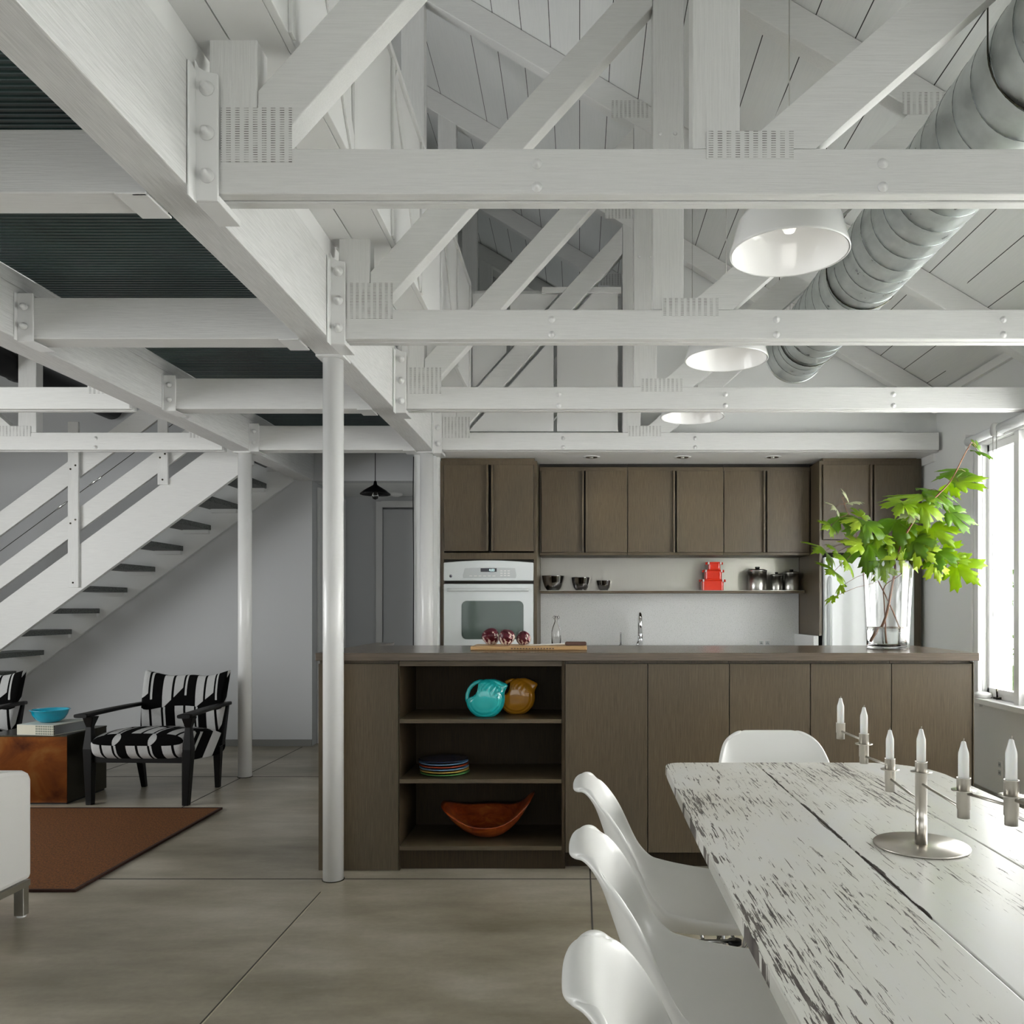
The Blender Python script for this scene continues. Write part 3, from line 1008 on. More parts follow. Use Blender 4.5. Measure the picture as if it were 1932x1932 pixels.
# oven
t = thing('wall_oven', 'white built-in wall oven with dark window', 'oven', (x0 + .030, KY, .862))
OW = W - .056
build('body', MB().box(.004, OW - .004, .0, .55, .0, .780), M['gap'], t)
zc = 1.481 - .862
def arc_panel():
    n = 20
    top = [(OW * k / n, .760 + .018 * math.sin(PI * k / n)) for k in range(n + 1)]
    r_ = .015
    return [(0, zc), (OW, zc)] + top[::-1]
build('control_panel', MB().prism(arc_panel(), -.035, -.0005), M['appliance'], t, .006)
cp = build('display_surround', MB().prism([(.155, .655 - .015), (.56, .64), (.565, .66), (.555, .716), (.36, .724), (.165, .716), (.150, .66)], -.0375, -.0355), M['panel_grey'], t, .004)
build('display', MB().box(.288, .412, -.0392, -.0376, .688, .716), M['display'], t)
tx = bpy.data.curves.new('clock_digits', 'FONT')
tx.body = '4:03'
tx.size = .026
tx.extrude = .0003
to = bpy.data.objects.new('clock_digits', tx)
col.objects.link(to)
to.parent = t
to.location = (.352, -.0396, .693)
to.rotation_euler = (R(90), 0, 0)
tx.materials.append(M['led'])
bpy.context.view_layer.update()
me_ = bpy.data.meshes.new_from_object(to.evaluated_get(bpy.context.evaluated_depsgraph_get()))
to2 = bpy.data.objects.new('clock_digits', me_)
col.objects.link(to2)
to2.parent = t
to2.location = to.location
to2.rotation_euler = to.rotation_euler
bpy.data.objects.remove(to)
to2.name = 'clock_digits'
for a_ in range(3):
    for b_ in range(3):
        build('button', MB().box(.44 + .028 * a_, .458 + .028 * a_, -.0385, -.0376, .655 + .018 * b_, .663 + .018 * b_), M['steel_white'], t)
for a_ in range(6):
    build('button', MB().box(.20 + .036 * a_, .222 + .036 * a_, -.0385, -.0376, .653, .659), M['steel_white'], t)
bd = build('round_badge', MB().lathe([(0, -.003), (.010, -.003), (.0115, 0), (0, 0)], (.055, -.035, .655), 20, 'y'), M['display'], t)
mb = MB()
mb.tube([(.0555 + .0065 * math.cos(k * PI / 8), -.0385, .655 + .0065 * math.sin(k * PI / 8)) for k in range(17)], .0008, 5)
build('badge_ring', mb, M['chrome'], bd)
dr = build('door', MB().box(0, OW, -.035, -.001, .0, .595), M['appliance'], t, .006)
def rrect(x0, x1, z0, z1, r_, n=6, bow=0):
    pts = []
    for cx_, cz_, a0 in ((x1 - r_, z1 - r_, 0), (x0 + r_, z1 - r_, 90), (x0 + r_, z0 + r_, 180), (x1 - r_, z0 + r_, 270)):
        for k in range(n + 1):
            a_ = R(a0 + 90 * k / n)
            pts.append((cx_ + r_ * math.cos(a_), cz_ + r_ * math.sin(a_)))
    return pts
build('window', MB().prism(rrect(.140, .620, .165, .463, .04), -.0375, -.0352), M['oven_glass'], dr)
mb = MB()
hp = [(.035 + (OW - .07) * k / 16, -.075 - .0 * k, .548) for k in range(17)]
mb.tube(hp, .0125, 12).tube([(.05, -.03, .548), (.05, -.07, .548)], .010, 8).tube([(OW - .05, -.03, .548), (OW - .05, -.07, .548)], .010, 8)
build('handle', mb, M['appliance'], dr)

# wall cabinets (recessed plane)
UY = 6.74
UZ0, UZ1 = 1.697, 2.425
ux = [(-.322, .388), (.390, 1.165), (1.167, 1.868)]
lab = ['dark oak wall cabinet next to the oven tower, above the steel bowls', 'dark oak wall cabinet in the middle, above the tap', 'dark oak wall cabinet beside the tall right unit, above the canisters']
div = [PX(1103, UY), PX(1274, UY), PX(1443.5, UY)]
for i, (a, b) in enumerate(ux):
    t = thing('wall_cabinet', lab[i], 'cabinet', (a, UY, UZ0), 0, 'dark oak wall cabinets over the counter')
    W = b - a
    H = UZ1 - UZ0
    mb = MB().box(0, W, .0, .355, 0, .022).box(0, W, .0, .355, H - .045, H - .015).box(0, .014, .001, .355, .022, H - .045).box(W - .014, W, .001, .355, .022, H - .045).box(.014, W - .014, .34, .355, .022, H - .045)
    build('carcass', mb, M['oak_x'], t, .001)
    build('top_filler', MB().box(0, W, .02, .355, H - .0145, ZT - UZ0 - .001), M['gap'], t)
    dv = div[i] - a
    build('backing', MB().box(dv - .013, dv + .013, .002, .012, .022, H - .045), M['gap'], t)
    doors(t, [(.014 if i == 0 else .001, dv - .006, 1), (dv + .006, W - (.014 if i == 2 else .001), -1)], .022, H - .048, 0)
# open shelf
t = thing('wall_shelf', 'thin stainless and oak shelf under the wall cabinets', 'shelf', (-.329, 6.87, 1.393))
build('board', MB().box(0, 2.19, 0, .225, 0, .019), M['oak_x'], t, .001)
build('steel_top', MB().box(.001, 2.189, .001, .224, .0192, .0215), M['steel'], t)
SHZ = 1.4146
tag(build('steel_splashback', MB().box(-.329, 1.868, 7.088, 7.099, 1.4155, 1.696), M['splash_steel']), 'brushed stainless sheet on the wall between shelf and wall cabinets', 'splashback')
tag(build('quartz_splashback', MB().box(-.329, 1.868, 7.085, 7.099, .952, 1.3925), M['quartz']), 'pale speckled splashback behind the tap and bottle', 'splashback')
tag(build('side_return', MB().box(1.830, 1.868, 6.50, 7.084, .952, 1.052), M['quartz']), 'low white stone return beside the tall right cabinet', 'splashback')
# base run behind the island
t = thing('base_cabinet', 'dark oak base cabinets behind the island under the pale worktop', 'cabinet', (-.329, KY, 0))
build('carcass', MB().box(0, 2.20, .0, .60, .09, .912).box(0, 2.20, .05, .60, 0, .09), M['oak_z'], t)
for k in range(4):
    build('door', MB().box(.002 + .55 * k, .546 + .55 * k, -.02, -.001, .095, .908), M['oak_z'], t, .001)
tag(build('back_worktop', MB().box(-.329, 1.868, 6.46, 7.084, .913, .951), M['quartz'], bevel=.002), 'pale stone worktop behind the island', 'worktop')
# outlet
def outlet(name, p, axis, label, w_=.07, h_=.115):
    t = thing(name, label, 'power outlet', p)
    if axis == 'y':
        build('plate', MB().box(-h_ / 2, h_ / 2, -.006, 0, -w_ / 2, w_ / 2), M['panel_white'], t, .002)
        for s_ in (-.026, .026):
            build('socket', MB().box(s_ - .017, s_ + .017, -.008, -.0062, -.016, .016), M['panel_grey'], t, .002)
            build('slots', MB().box(s_ - .007, s_ - .003, -.0086, -.0081, -.007, .001).box(s_ + .003, s_ + .007, -.0086, -.0081, -.007, .001).box(s_ - .002, s_ + .002, -.0086, -.0081, .006, .010), M['display'], t)
    else:
        build('plate', MB().box(-.006, 0, -w_ / 2, w_ / 2, -h_ / 2, h_ / 2), M['panel_white'], t, .002)
        for s_ in (-.026, .026):
            build('socket', MB().box(-.008, -.0062, -.017, .017, s_ - .016, s_ + .016), M['panel_grey'], t, .002)
            build('slots', MB().box(-.0086, -.0081, -.007, -.003, s_ - .006, s_ + .006).box(-.0086, -.0081, .003, .007, s_ - .006, s_ + .006), M['display'], t)
outlet('wall_outlet', (PX(1442, 7.08), 7.0845, 1.27 - 66 / 221.5), 'y', 'white double outlet low on the pale splashback')
outlet('wall_outlet', (XW - .001, 5.33, .24), 'x', 'white double outlet on the right wall under the window')

# tall right cabinet + fridge
x0, x1 = 1.872, XW - .02
t = thing('fridge_cabinet', 'tall dark oak cabinet around the white fridge', 'cabinet', (x0, KY, 0))
W = x1 - x0
mb = MB()
mb.box(0, .022, 0, .605, 1.053, 2.415).box(W - .075, W - .045, 0, .605, 0, 2.415).box(W - .044, W - .0, .03, .605, 0, ZT - .001)
mb.box(.022, W - .075, 0, .605, 2.385, 2.415).box(.022, W - .075, 0, .60, 1.762, 1.800).box(.022, W - .075, .001, .60, 1.70, 1.7615)
mb.box(0, .022, .0, .605, 0, .912)
build('carcass', mb, M['oak_z'], t, .001)
build('top_filler', MB().box(.03, W - .045, .012, .60, 2.416, ZT - .001), M['oak_x'], t)
dv = PX(1644, KY) - x0
doors(t, [(.024, dv - .006, 1), (dv + .006, W - .077, -1)], 1.802, 2.383, 0)
build('backing', MB().box(dv - .010, dv + .010, .002, .012, 1.80, 2.385), M['gap'], t)
t = thing('fridge', 'tall white fridge behind the glass vase', 'fridge', (x0 + .03, KY, 0))
FW = W - .075 - .034
build('body', MB().box(0, FW, .035, .60, .02, 1.692), M['gap'], t)
build('door', MB().box(0, FW, -.03, .034, .62, 1.665), M['appliance'], t, .008)
build('freezer_door', MB().box(0, FW, -.03, .034, .03, .612), M['appliance'], t, .008)
build('handle', MB().tube([(.04, -.03, .80), (.04, -.065, .83), (.04, -.065, 1.48), (.04, -.03, 1.51)], .011, 10), M['appliance'], t)

# downlights
for i, px in enumerate((1116, 1288, 1458)):
    x = PX(px, 6.445)
    t = thing('downlight', ['recessed chrome downlight nearest the oven', 'recessed chrome downlight in the middle of the soffit', 'recessed chrome downlight nearest the tall right cabinet'][i], 'downlight', (x, 6.445, ZT - .001), 0, 'recessed downlights over the kitchen')
    build('trim_ring', MB().lathe([(.048, -.004), (.066, -.003), (.067, 0), (.048, 0)], seg=32), M['steel_white'], t)
    build('reflector', MB().lathe([(.047, -.0035), (.030, -.0015), (.012, -.001)], seg=32), M['chrome'], t)
    ll = bpy.data.lights.new('soffit_fill_spot', 'SPOT'); ll.energy = 4; ll.spot_size = R(125); ll.spot_blend = .8; ll.shadow_soft_size = .04; ll.color = (1, .97, .93)  # added fill spot brightening cabinets and splashback; the downlight itself looks unlit
    lo = bpy.data.objects.new('soffit_fill_spot', ll); col.objects.link(lo); lo.parent = t; lo.location = (0, 0, -.02)
    build('lamp', MB().lathe([(.0, -.014), (.012, -.012), (.016, -.004), (.012, -.0005), (0, -.0005)], seg=20), M['steel'], t)

# things on the back shelf
def bowl(px, wpx, hpx, label):
    d = 6.96
    k = F / d
    r_ = wpx / 2 / k
    h_ = hpx / k
    prof = [(0, .001), (r_ * .45, .0), (r_ * .52, .003), (r_ * .74, h_ * .25), (r_ * .90, h_ * .6), (r_ * .985, h_ * .97), (r_ * 1.0, h_), (r_ * .965, h_), (r_ * .87, h_ * .6), (r_ * .70, h_ * .28), (r_ * .45, .010), (0, .008)]
    o = build('steel_bowl', MB().lathe(prof, (PX(px, d), d, SHZ), 40), M['chrome_bowl'])
    tag(o, label, 'bowl', 'mixing bowls on the shelf')
M['chrome_bowl'] = mat('dark_polished_steel', (.42, .41, .42), .12, 1)
bowl(1043.5, 43, 28, 'largest steel mixing bowl, next to the oven tower')
bowl(1096, 37, 25, 'middle-sized steel mixing bowl on the shelf')
bowl(1139.5, 29, 19, 'smallest steel mixing bowl on the shelf')
def container(px, w_, z0, h_, label):
    d = 6.96
    t = thing('enamel_box', label, 'storage box', (PX(px, d), d, z0), 0, 'red enamel boxes in a stack')
    dep = w_ * .55
    build('body', MB().prism(rrect(-w_ / 2 + .012, w_ / 2 - .012, -dep / 2, dep / 2, .018, 4), 0, h_ - .008, 'xy'), M['red'], t, .004)
    build('rim', MB().prism(rrect(-w_ / 2 + .004, w_ / 2 - .004, -dep / 2 - .006, dep / 2 + .006, .02, 4), h_ - .0078, h_ - .0002, 'xy'), M['red'], t, .002)
    for s_ in (-1, 1):
        build('clip', MB().box(s_ * (w_ / 2 - .005), s_ * (w_ / 2 + .010), -.02, .02, h_ - .022, h_ - .001), M['red'], t, .003)
    for s_ in (-.4, .4):
        build('clip', MB().box(s_ * w_ - .006, s_ * w_ + .006, -dep / 2 - .011, -dep / 2 - .0063, h_ - .02, h_ - .001), M['steel_white'], t, .001)
container(1343.5, .202, SHZ, .093, 'largest red enamel box, bottom of the stack')
container(1345, .163, SHZ + .0935, .080, 'middle red enamel box of the stack')
container(1347, .125, SHZ + .174, .064, 'smallest red enamel box, top of the stack')
def canister(px, wpx, hpx, label):
    d = 6.97
    k = F / d
    r_ = wpx / 2 / k
    h_ = hpx / k
    t = thing('canister', label, 'canister', (PX(px, d), d, SHZ), 0, 'steel canisters on the shelf')
    build('body', MB().lathe([(0, 0), (r_ * .98, 0), (r_, .004), (r_, h_ * .80), (0, h_ * .80)], seg=40), M['steel'], t)
    build('lid', MB().lathe([(0, h_ * .801), (r_ * 1.02, h_ * .801), (r_ * 1.02, h_ * .85), (r_ * .8, h_ * .89), (0, h_ * .90)], seg=40), M['steel'], t)
    build('knob', MB().lathe([(0, h_ * .901), (r_ * .22, h_ * .901), (r_ * .27, h_ * .98), (r_ * .2, h_), (0, h_)], seg=20), M['black_metal'], t)
canister(1429, 35, 45, 'largest steel canister with black knob')
canister(1465, 23, 35, 'smallest steel canister, between the two others')
canister(1493, 29, 40, 'medium steel canister beside the tall right cabinet')
# bottle behind the island
d = 6.62
t = thing('swing_top_bottle', 'clear swing-top glass bottle behind the island', 'bottle', (PX(1049.5, d), d, .9515))
hb = PZ(1160, d) - .9515
build('glass_body', MB().lathe([(0, .0), (.036, .0), (.038, .004), (.038, hb * .50), (.030, hb * .62), (.013, hb * .80), (.0125, hb * .93), (.015, hb * .94), (.015, hb * .955), (.009, hb * .955), (.009, hb * .80), (.027, hb * .61), (.0355, hb * .49), (.0355, .008), (0, .008)], seg=28), M['glass'], t)
build('stopper', MB().lathe([(0, hb * .956), (.012, hb * .956), (.013, hb * .98), (.006, hb), (0, hb)], seg=16), M['panel_white'], t)
mb = MB()
for s_ in (-1, 1):
    mb.tube([(s_ * .004, 0, hb * .99), (s_ * .018, 0, hb * .97), (s_ * .026, 0, hb * .92), (s_ * .018, 0, hb * .87), (s_ * .0145, 0, hb * .90)], .0016, 6)
build('wire_clip', mb, M['dark_steel'], t)
# tap
d = 6.95
t = thing('kitchen_tap', 'chrome gooseneck kitchen tap', 'tap', (PX(1206, d), d, .9515))
ht = PZ(1154, d) - .9515
pts = [(0, 0, 0), (0, 0, ht - .10)]
for k in range(13):
    a_ = PI * k / 12
    pts.append((.0, -.085 + .085 * math.cos(a_), ht - .10 + .085 * math.sin(a_)))
pts.append((0, -.17, ht - .19))
build('spout', MB().tube(pts, .013, 14), M['chrome'], t)
build('base', MB().lathe([(0, 0), (.028, 0), (.026, .02), (.018, .045), (.0, .045)], seg=24), M['chrome'], t)
build('spray_head', MB().tube([(0, -.17, ht - .19), (0, -.17, ht - .27)], .017, 14), M['chrome'], t)
t = thing('soap_pump', 'small chrome soap pump left of the tap', 'soap pump', (PX(1171, 6.95), 6.95, .9515))
build('stem', MB().tube([(0, 0, 0), (0, 0, .105), (0, -.04, .108)], .007, 8), M['chrome'], t)
build('collar', MB().lathe([(0, 0), (.018, 0), (.016, .012), (0, .014)], seg=16), M['chrome'], t)

# ------------------------------------------------------------------ island
IY = 4.02
IX0, IX1 = -1.262, 1.905
CTOP = 1.054
kk = F / IY
def ix(px): return (px - CX) / kk
ID = .70
units = [
    ('island_cabinet', 600, 752, [(600, 752)], 'dark oak island unit at the left end behind the tall column'),
    ('island_cabinet', 1066, 1376, [(1066, 1222), (1222, 1376)], 'two-door dark oak island unit right of the open shelves'),
    ('island_cabinet', 1376, 1682, [(1376, 1529), (1529, 1682)], 'two-door dark oak island unit behind the end chair'),
    ('island_cabinet', 1682, 1835, [(1682, 1835)], 'single-door dark oak island unit at the window end'),
]
DZ0, DZ1 = .088, 1.000
for nm, a, b, ds, lb in units:
    xa_, xb_ = ix(a), ix(b)
    t = thing(nm, lb, 'cabinet', (xa_, IY, 0), 0, 'dark oak island units')
    W = xb_ - xa_
    build('carcass', MB().box(.001, W - .001, .021, ID, DZ0, 1.000).box(.001, W - .001, .025, ID, 1.0005, CTOP - .040), M['oak_z'], t)
    build('plinth', MB().box(.001, W - .001, .075, ID, 0, DZ0 - .001), M['oak_shaded'], t)
    for (da, db) in ds:
        lo = .002 if a == 600 else DZ0
        build('door', MB().box(ix(da) - xa_ + .0022, ix(db) - xa_ - .0022, 0, .020, lo, DZ1), M['oak_z'], t, .001)
# end panels
build('end_panel', MB().box(ix(1835) + .001 - xa_, IX1 - xa_, -.004, ID + .02, 0, CTOP - .045), M['oak_z'], t, .001)
# open shelf unit
xa_, xb_ = ix(752), ix(1066)
t = thing('open_shelf_unit', 'open dark shelving unit in the island holding pitchers, plates and a bowl', 'shelf unit', (xa_, IY, 0))
W = xb_ - xa_
sh = .42
mb = MB()
mb.box(.0005, .004, .004, sh, .0, CTOP - .040).box(W - .016, W - .0005, .0, sh, .05, CTOP - .0405).box(.004, W - .016, sh - .012, sh, .0, CTOP - .040)
build('carcass', mb, M['oak_shaded'], t)
build('header', MB().box(.004, W - .0005, .002, sh - .013, PZ(1257, IY), CTOP - .0405), M['oak_x'], t, .001)
SH = [PZ(1357, IY), PZ(1470.5, IY), PZ(1597, IY)]
for z in SH:
    build('shelf', MB().box(.0045, W - .0165, .003, sh - .0125, z - .020, z), M['oak_x'], t, .001)
build('plinth', MB().box(.0045, W - .0005, .035, .05, 0, SH[2] - .0205), M['oak_shaded'], t)
build('back_filler', MB().box(.001, W - .001, sh + .001, ID, 0, CTOP - .040), M['oak_shaded'], t)
# worktop (L at the left end)
CZ = CTOP
def worktop():
    a, b = -1.268, ix(1843)
    y0 = IY - .025
    y1 = 4.80
    pts = [(a, y0), (b, y0), (b, y1), (-1.156, y1), (-1.156, 5.20), (a, 5.20)]
    return MB().prism(pts, CZ - .038, CZ, 'xy')
tag(build('island_worktop', worktop(), M['counter'], bevel=.002), 'long dark oak worktop of the island', 'worktop')
tag(build('island_side_panel', MB().box(-1.268, -1.160, 4.735, 5.19, 0, CZ - .039), M['oak_z'], bevel=.001), 'oak side panel continuing behind the left end of the island', 'panel')
tag(build('worktop_gap_light', MB().box(ix(1835) + .002, IX1 + .0, IY + .0, IY + .03, CZ - .0449, CZ - .0385), M['steel_white']), 'small white strip standing for the light gap under the window end of the island top', 'bracket')  # white strip put in for the light showing through the gap

# cutting board, radicchio, knife
t = thing('cutting_board', 'maple cutting board on the island', 'cutting board', (PX(1000, 4.36), 4.36, CZ + .0005))
hw = 110 / (F / 4.24)
build('board', MB().box(-hw, hw, -.12, .14, 0, .020), M['board'], t, .004)
mb = MB()
for k in range(15):
    mb.box(-.09 + .015 * k, -.081 + .015 * k, -.1206, -.1200, .006, .011)
build('burned_marks', mb, M['rosewood'], t)
BZ = CZ + .0207
def radicchio(px, d, r_, label, sq, rot):
    def fn(u, v):
        th = 2 * PI * u
        ph = PI * v
        rr = r_ * (1 + .05 * math.sin(3 * th + 1.3 * sq) * math.sin(ph) + .03 * math.sin(7 * th) * math.sin(ph) + .02 * math.sin(9 * ph + 2 * th))
        return (rr * math.sin(ph) * math.cos(th), rr * math.sin(ph) * math.sin(th), rr * math.cos(ph) * sq)
    mb = MB().grid(fn, 36, 20, closed_u=True)
    rm = Matrix.Rotation(rot, 3, 'Y') @ Matrix.Rotation(.5, 3, 'X')
    mb.v = [tuple(rm @ Vector(p)) for p in mb.v]
    zmin = min(p[2] for p in mb.v)
    t = thing('radicchio', label, 'radicchio', (PX(px, d), d, BZ - zmin), 0, 'radicchio heads on the cutting board')
    build('head', mb, M['radicchio'], t)
    # wrapped outer leaves
    for j in range(3):
        a0 = j * 2.1 + sq
        def fl(u, v):
            th = a0 + (u - .5) * 1.9
            ph = .35 + v * 1.9
            rr = r_ * (1.035 + .03 * math.sin(6 * u + j) * v)
            rr *= 1 + .05 * math.sin(3 * th + 1.3 * sq) * math.sin(ph)
            p = Vector((rr * math.sin(ph) * math.cos(th), rr * math.sin(ph) * math.sin(th), rr * math.cos(ph) * sq))
            p = rm @ p
            p.z = max(p.z, zmin + .0015)
            return tuple(p)
        build('outer_leaf', MB().grid(fl, 10, 10), M['radicchio'], t, solid=.0015)
    tb = [rm @ Vector((0, 0, -r_ * sq * .96)), rm @ Vector((0, 0, -r_ * sq * 1.12))]
    if min(q.z for q in tb) > zmin + .012:
        build('stem_stub', MB().tube(tb, [.011, .010], 10), M['wax'], t)
radicchio(925.5, 4.40, .0435, 'leftmost dark red radicchio head on the board', 1.0, 1.2)
radicchio(956, 4.335, .041, 'middle red radicchio with white ribs on the board', .95, 2.0)
radicchio(988, 4.37, .036, 'rightmost small half-white radicchio on the board', 1.0, 2.6)
t = thing('kitchen_knife', 'kitchen knife with a dark wooden handle on the board', 'knife', (PX(1066, 4.33), 4.33, BZ))
mb = MB().prism(rrect(0, .112, 0, .020, .008, 4), -.011, .011)
build('handle', mb, M['rosewood'], t, .003)
build('blade', MB().prism([(0, .006), (0, .0125), (-.19, .004), (-.21, .0005), (-.17, .0005)], -.001, .001), M['steel'], t)

# pitchers
def pitcher(px, d, sc, m, label):
    t = thing('disc_pitcher', label, 'pitcher', (PX(px, d), d, SH[0] + .0006), 0, 'disc pitchers on the top shelf')
    Rr = .097 * sc
    T = .048 * sc
    zc_ = Rr * .90
    ctrl = [(0, 1.0), (14, 1.0), (20, 1.05), (24, 1.13), (29, 1.30), (33, 1.34), (38, 1.30), (50, 1.20), (62, 1.14), (75, 1.07), (90, 1.01), (103, .96), (112, .90), (120, .74), (133, .60), (150, .57), (163, .63), (173, .80), (181, .96), (188, 1.0), (200, 1.0), (360, 1.0)]
    def rm_(a):
        for (a0, r0), (a1, r1) in zip(ctrl[:-1], ctrl[1:]):
            if a0 <= a <= a1:
                u = (a - a0) / (a1 - a0)
                u = u * u * (3 - 2 * u)
                return r0 + (r1 - r0) * u
        return 1
    nu, nv = 96, 22
    for side in (0,):
        def fn(u, v):
            # v: 0 front centre -> 1 back centre
            a = 360 * u
            th = R(a)
            s_ = 1 - abs(2 * v - 1)          # 0 at centres, 1 at outline
            rho = math.sin(s_ * PI / 2)
            rmx = rm_(a)
            rr = Rr * rmx * rho
            q = rr / Rr
            circ = T * math.sqrt(max(0, 1 - min(q, 1) ** 3.0))
            hh = min(circ, T * math.sqrt(max(0, 1 - rho ** 10)))
            hh = max(hh, .019 * sc * math.sqrt(max(0, 1 - rho ** 8)) if 14 < a < 112 else 0)
            ring = -.0022 * math.cos((q - .55) / .065 * 2 * PI) if .55 < q < .875 and rho < .93 else 0
            y = (hh + ring) * (-1 if v < .5 else 1)
            z = max(rr * math.sin(th), -Rr * .90)
            return (rr * math.cos(th), y, z + zc_)
        build('body', MB().grid(fn, nu, nv * 2 + 1, closed_u=True), m, t)
    pts = [(Rr * 1.0 * q * math.cos(R(a)), 0, zc_ + Rr * q * math.sin(R(a))) for a, q in ((96, .88), (108, .94), (122, .965), (136, .97), (150, .965), (165, .95), (178, .93), (188, .90))]
    build('handle', MB().tube(pts, [.011 * sc, .010 * sc, .0095 * sc, .0095 * sc, .0095 * sc, .010 * sc, .011 * sc, .012 * sc], 12), m, t)
    build('mouth', MB().prism([(Rr * .0, 0), (Rr * .0, 0)] and [(Rr * q * math.cos(R(a)), zc_ + Rr * q * math.sin(R(a))) for a, q in ((40, 1.285), (52, 1.20), (66, 1.135), (84, 1.02))] + [(Rr * q * math.cos(R(a)), zc_ + Rr * q * math.sin(R(a))) for a, q in ((84, 1.035), (66, 1.155), (52, 1.22), (38, 1.32))], -.020 * sc, .020 * sc), M['gap'], t)
pitcher(916, 4.115, 1.0, M['teal'], 'turquoise disc pitcher on the top shelf')
pitcher(975, 4.235, .97, M['ochre'], 'ochre disc pitcher partly behind the turquoise one')
# plates
pc = [('green', 'green plate at the bottom of the stack'), ('yellow', 'yellow plate second from the bottom of the stack'), ('skyblue', 'pale blue plate under the orange one'), ('orange', 'orange plate under the top two plates'), ('skyblue', 'pale blue plate just under the navy one'), ('navy', 'dark navy plate on top of the stack')]
d = 4.17
pr = 46.5 / (F / d)
for i, (c, lb) in enumerate(pc):
    z = SH[1] + .0006 + i * .0128
    prof = [(0, .0), (pr * .60, 0), (pr * .64, .004), (pr * .97, .012), (pr, .0155), (pr * .985, .0175), (pr * .70, .0105), (0, .0095)]
    prof = [(a_, b_ * .72) for a_, b_ in prof]
    tag(build('dinner_plate', MB().lathe(prof, (PX(839.5 - i * .6, d), d, z), 44), M[c]), lb, 'plate', 'coloured plates stacked on the middle shelf')
# burl bowl
d = 4.205
k = F / d
t = thing('burl_bowl', 'natural-edge orange burl wood bowl on the bottom shelf', 'bowl', (PX(921, d), d, SH[2] + .0006))
A = 88 / k
def bw(u, v):
    th = 2 * PI * u
    # v 0..1 outside bottom->rim, 1..2 inside
    q = v * 2
    out = q <= 1
    s_ = q if out else 2 - q
    f = s_ ** .62
    c2_ = abs(math.cos(th)) ** 2.4
    rimh = (.1075 + .0225 * math.sin(th)) * (1 - c2_) + (.195 + .028 * math.cos(th)) * c2_ + .004 * math.sin(5 * th)
    ax = A * (1.0 if out else .93)
    by = .160 * (1.0 if out else .90)
    x = ax * f * math.copysign(abs(math.cos(th)) ** .85, math.cos(th))
    y = by * f * math.copysign(abs(math.sin(th)) ** .8, math.sin(th))
    z = rimh * s_ ** 1.35 + (0 if out else .016 * (1 - s_))
    return (x, y, z)
mbb = MB().grid(bw, 64, 33, closed_u=True)
build('shell', mbb, M['burl'], t)

# ------------------------------------------------------------------ vase with maple branches
VD = 4.43
vx = PX(1675, VD)
t = thing('glass_vase', 'tall clear flared glass vase on the island', 'vase', (vx, VD, CZ + .0006))
VH = PZ(1060, VD) - CZ
rb, rt = .107, .130
def rv(h): return rb + (rt - rb) * (h / VH) ** 1.2
prof = [(0, 0), (rb - .006, 0), (rb, .005)] + [(rv(VH * q), VH * q) for q in (.1, .3, .5, .7, .9, 1.0)] + [(rv(VH) - .0016, VH + .0014)] + [(rv(VH * q) - .0032, VH * q) for q in (1.0, .9, .7, .5, .3, .1)] + [(rb - .006, .022), (0, .018)]
build('glass_body', MB().lathe(prof, seg=56), M['glass'], t)
WH = .115
prof = [(0, .0215), (rb - .0085, .024)] + [(rv(h) - .0055, h) for h in (.05, .08, WH)] + [(0, WH)]
build('water', MB().lathe(prof, seg=48), M['water'], t)

def CP(cx_, cy_, d=VD):
    px = 1500 + cx_ / 4.391
    py = 800 + cy_ / 4.391
    return Vector((PX(px, d), d, PZ(py, d)))
half = [(0, 1.0), (.055, .80), (.13, .78), (.12, .66), (.26, .62), (.20, .42), (.17, .30), (.30, .40), (.42, .58), (.50, .54), (.66, .60), (.62, .44), (.78, .38), (.62, .24), (.52, .10), (.40, .02), (.60, -.02), (.66, -.10), (.50, -.20), (.36, -.26), (.16, -.24), (.02, -.16)]
outline = [(x, y) for x, y in half] + [(-x, y) for x, y in half[1:][::-1]]
def leaf_mesh(size, t_, n_, w_, c, curl):
    mb = MB()
    def P(x, y, off=0):
        yy = y - .25
        z = -curl * (x * x * 1.1 + yy * yy * .8) + .10 * abs(x) * curl + .02 * math.sin(9 * x + 5 * y)
        return c + (w_ * x + t_ * yy + n_ * (z + off)) * size
    nn_ = len(outline)
    ring0 = [P(x, y) for x, y in outline]
    ring1 = [P(x * .55, y * .55 - .02) for x, y in outline]
    ring2 = [P(x * .2, y * .2 - .03) for x, y in outline]
    ctr = P(0, -.03)
    v = ring0 + ring1 + ring2 + [ctr]
    fs = []
    for i in range(nn_):
        j = (i + 1) % nn_
        fs += [(i, j, nn_ + j, nn_ + i), (nn_ + i, nn_ + j, 2 * nn_ + j, 2 * nn_ + i), (2 * nn_ + i, 2 * nn_ + j, 3 * nn_)]
    mb.add(v, fs, True)
    return mb, P
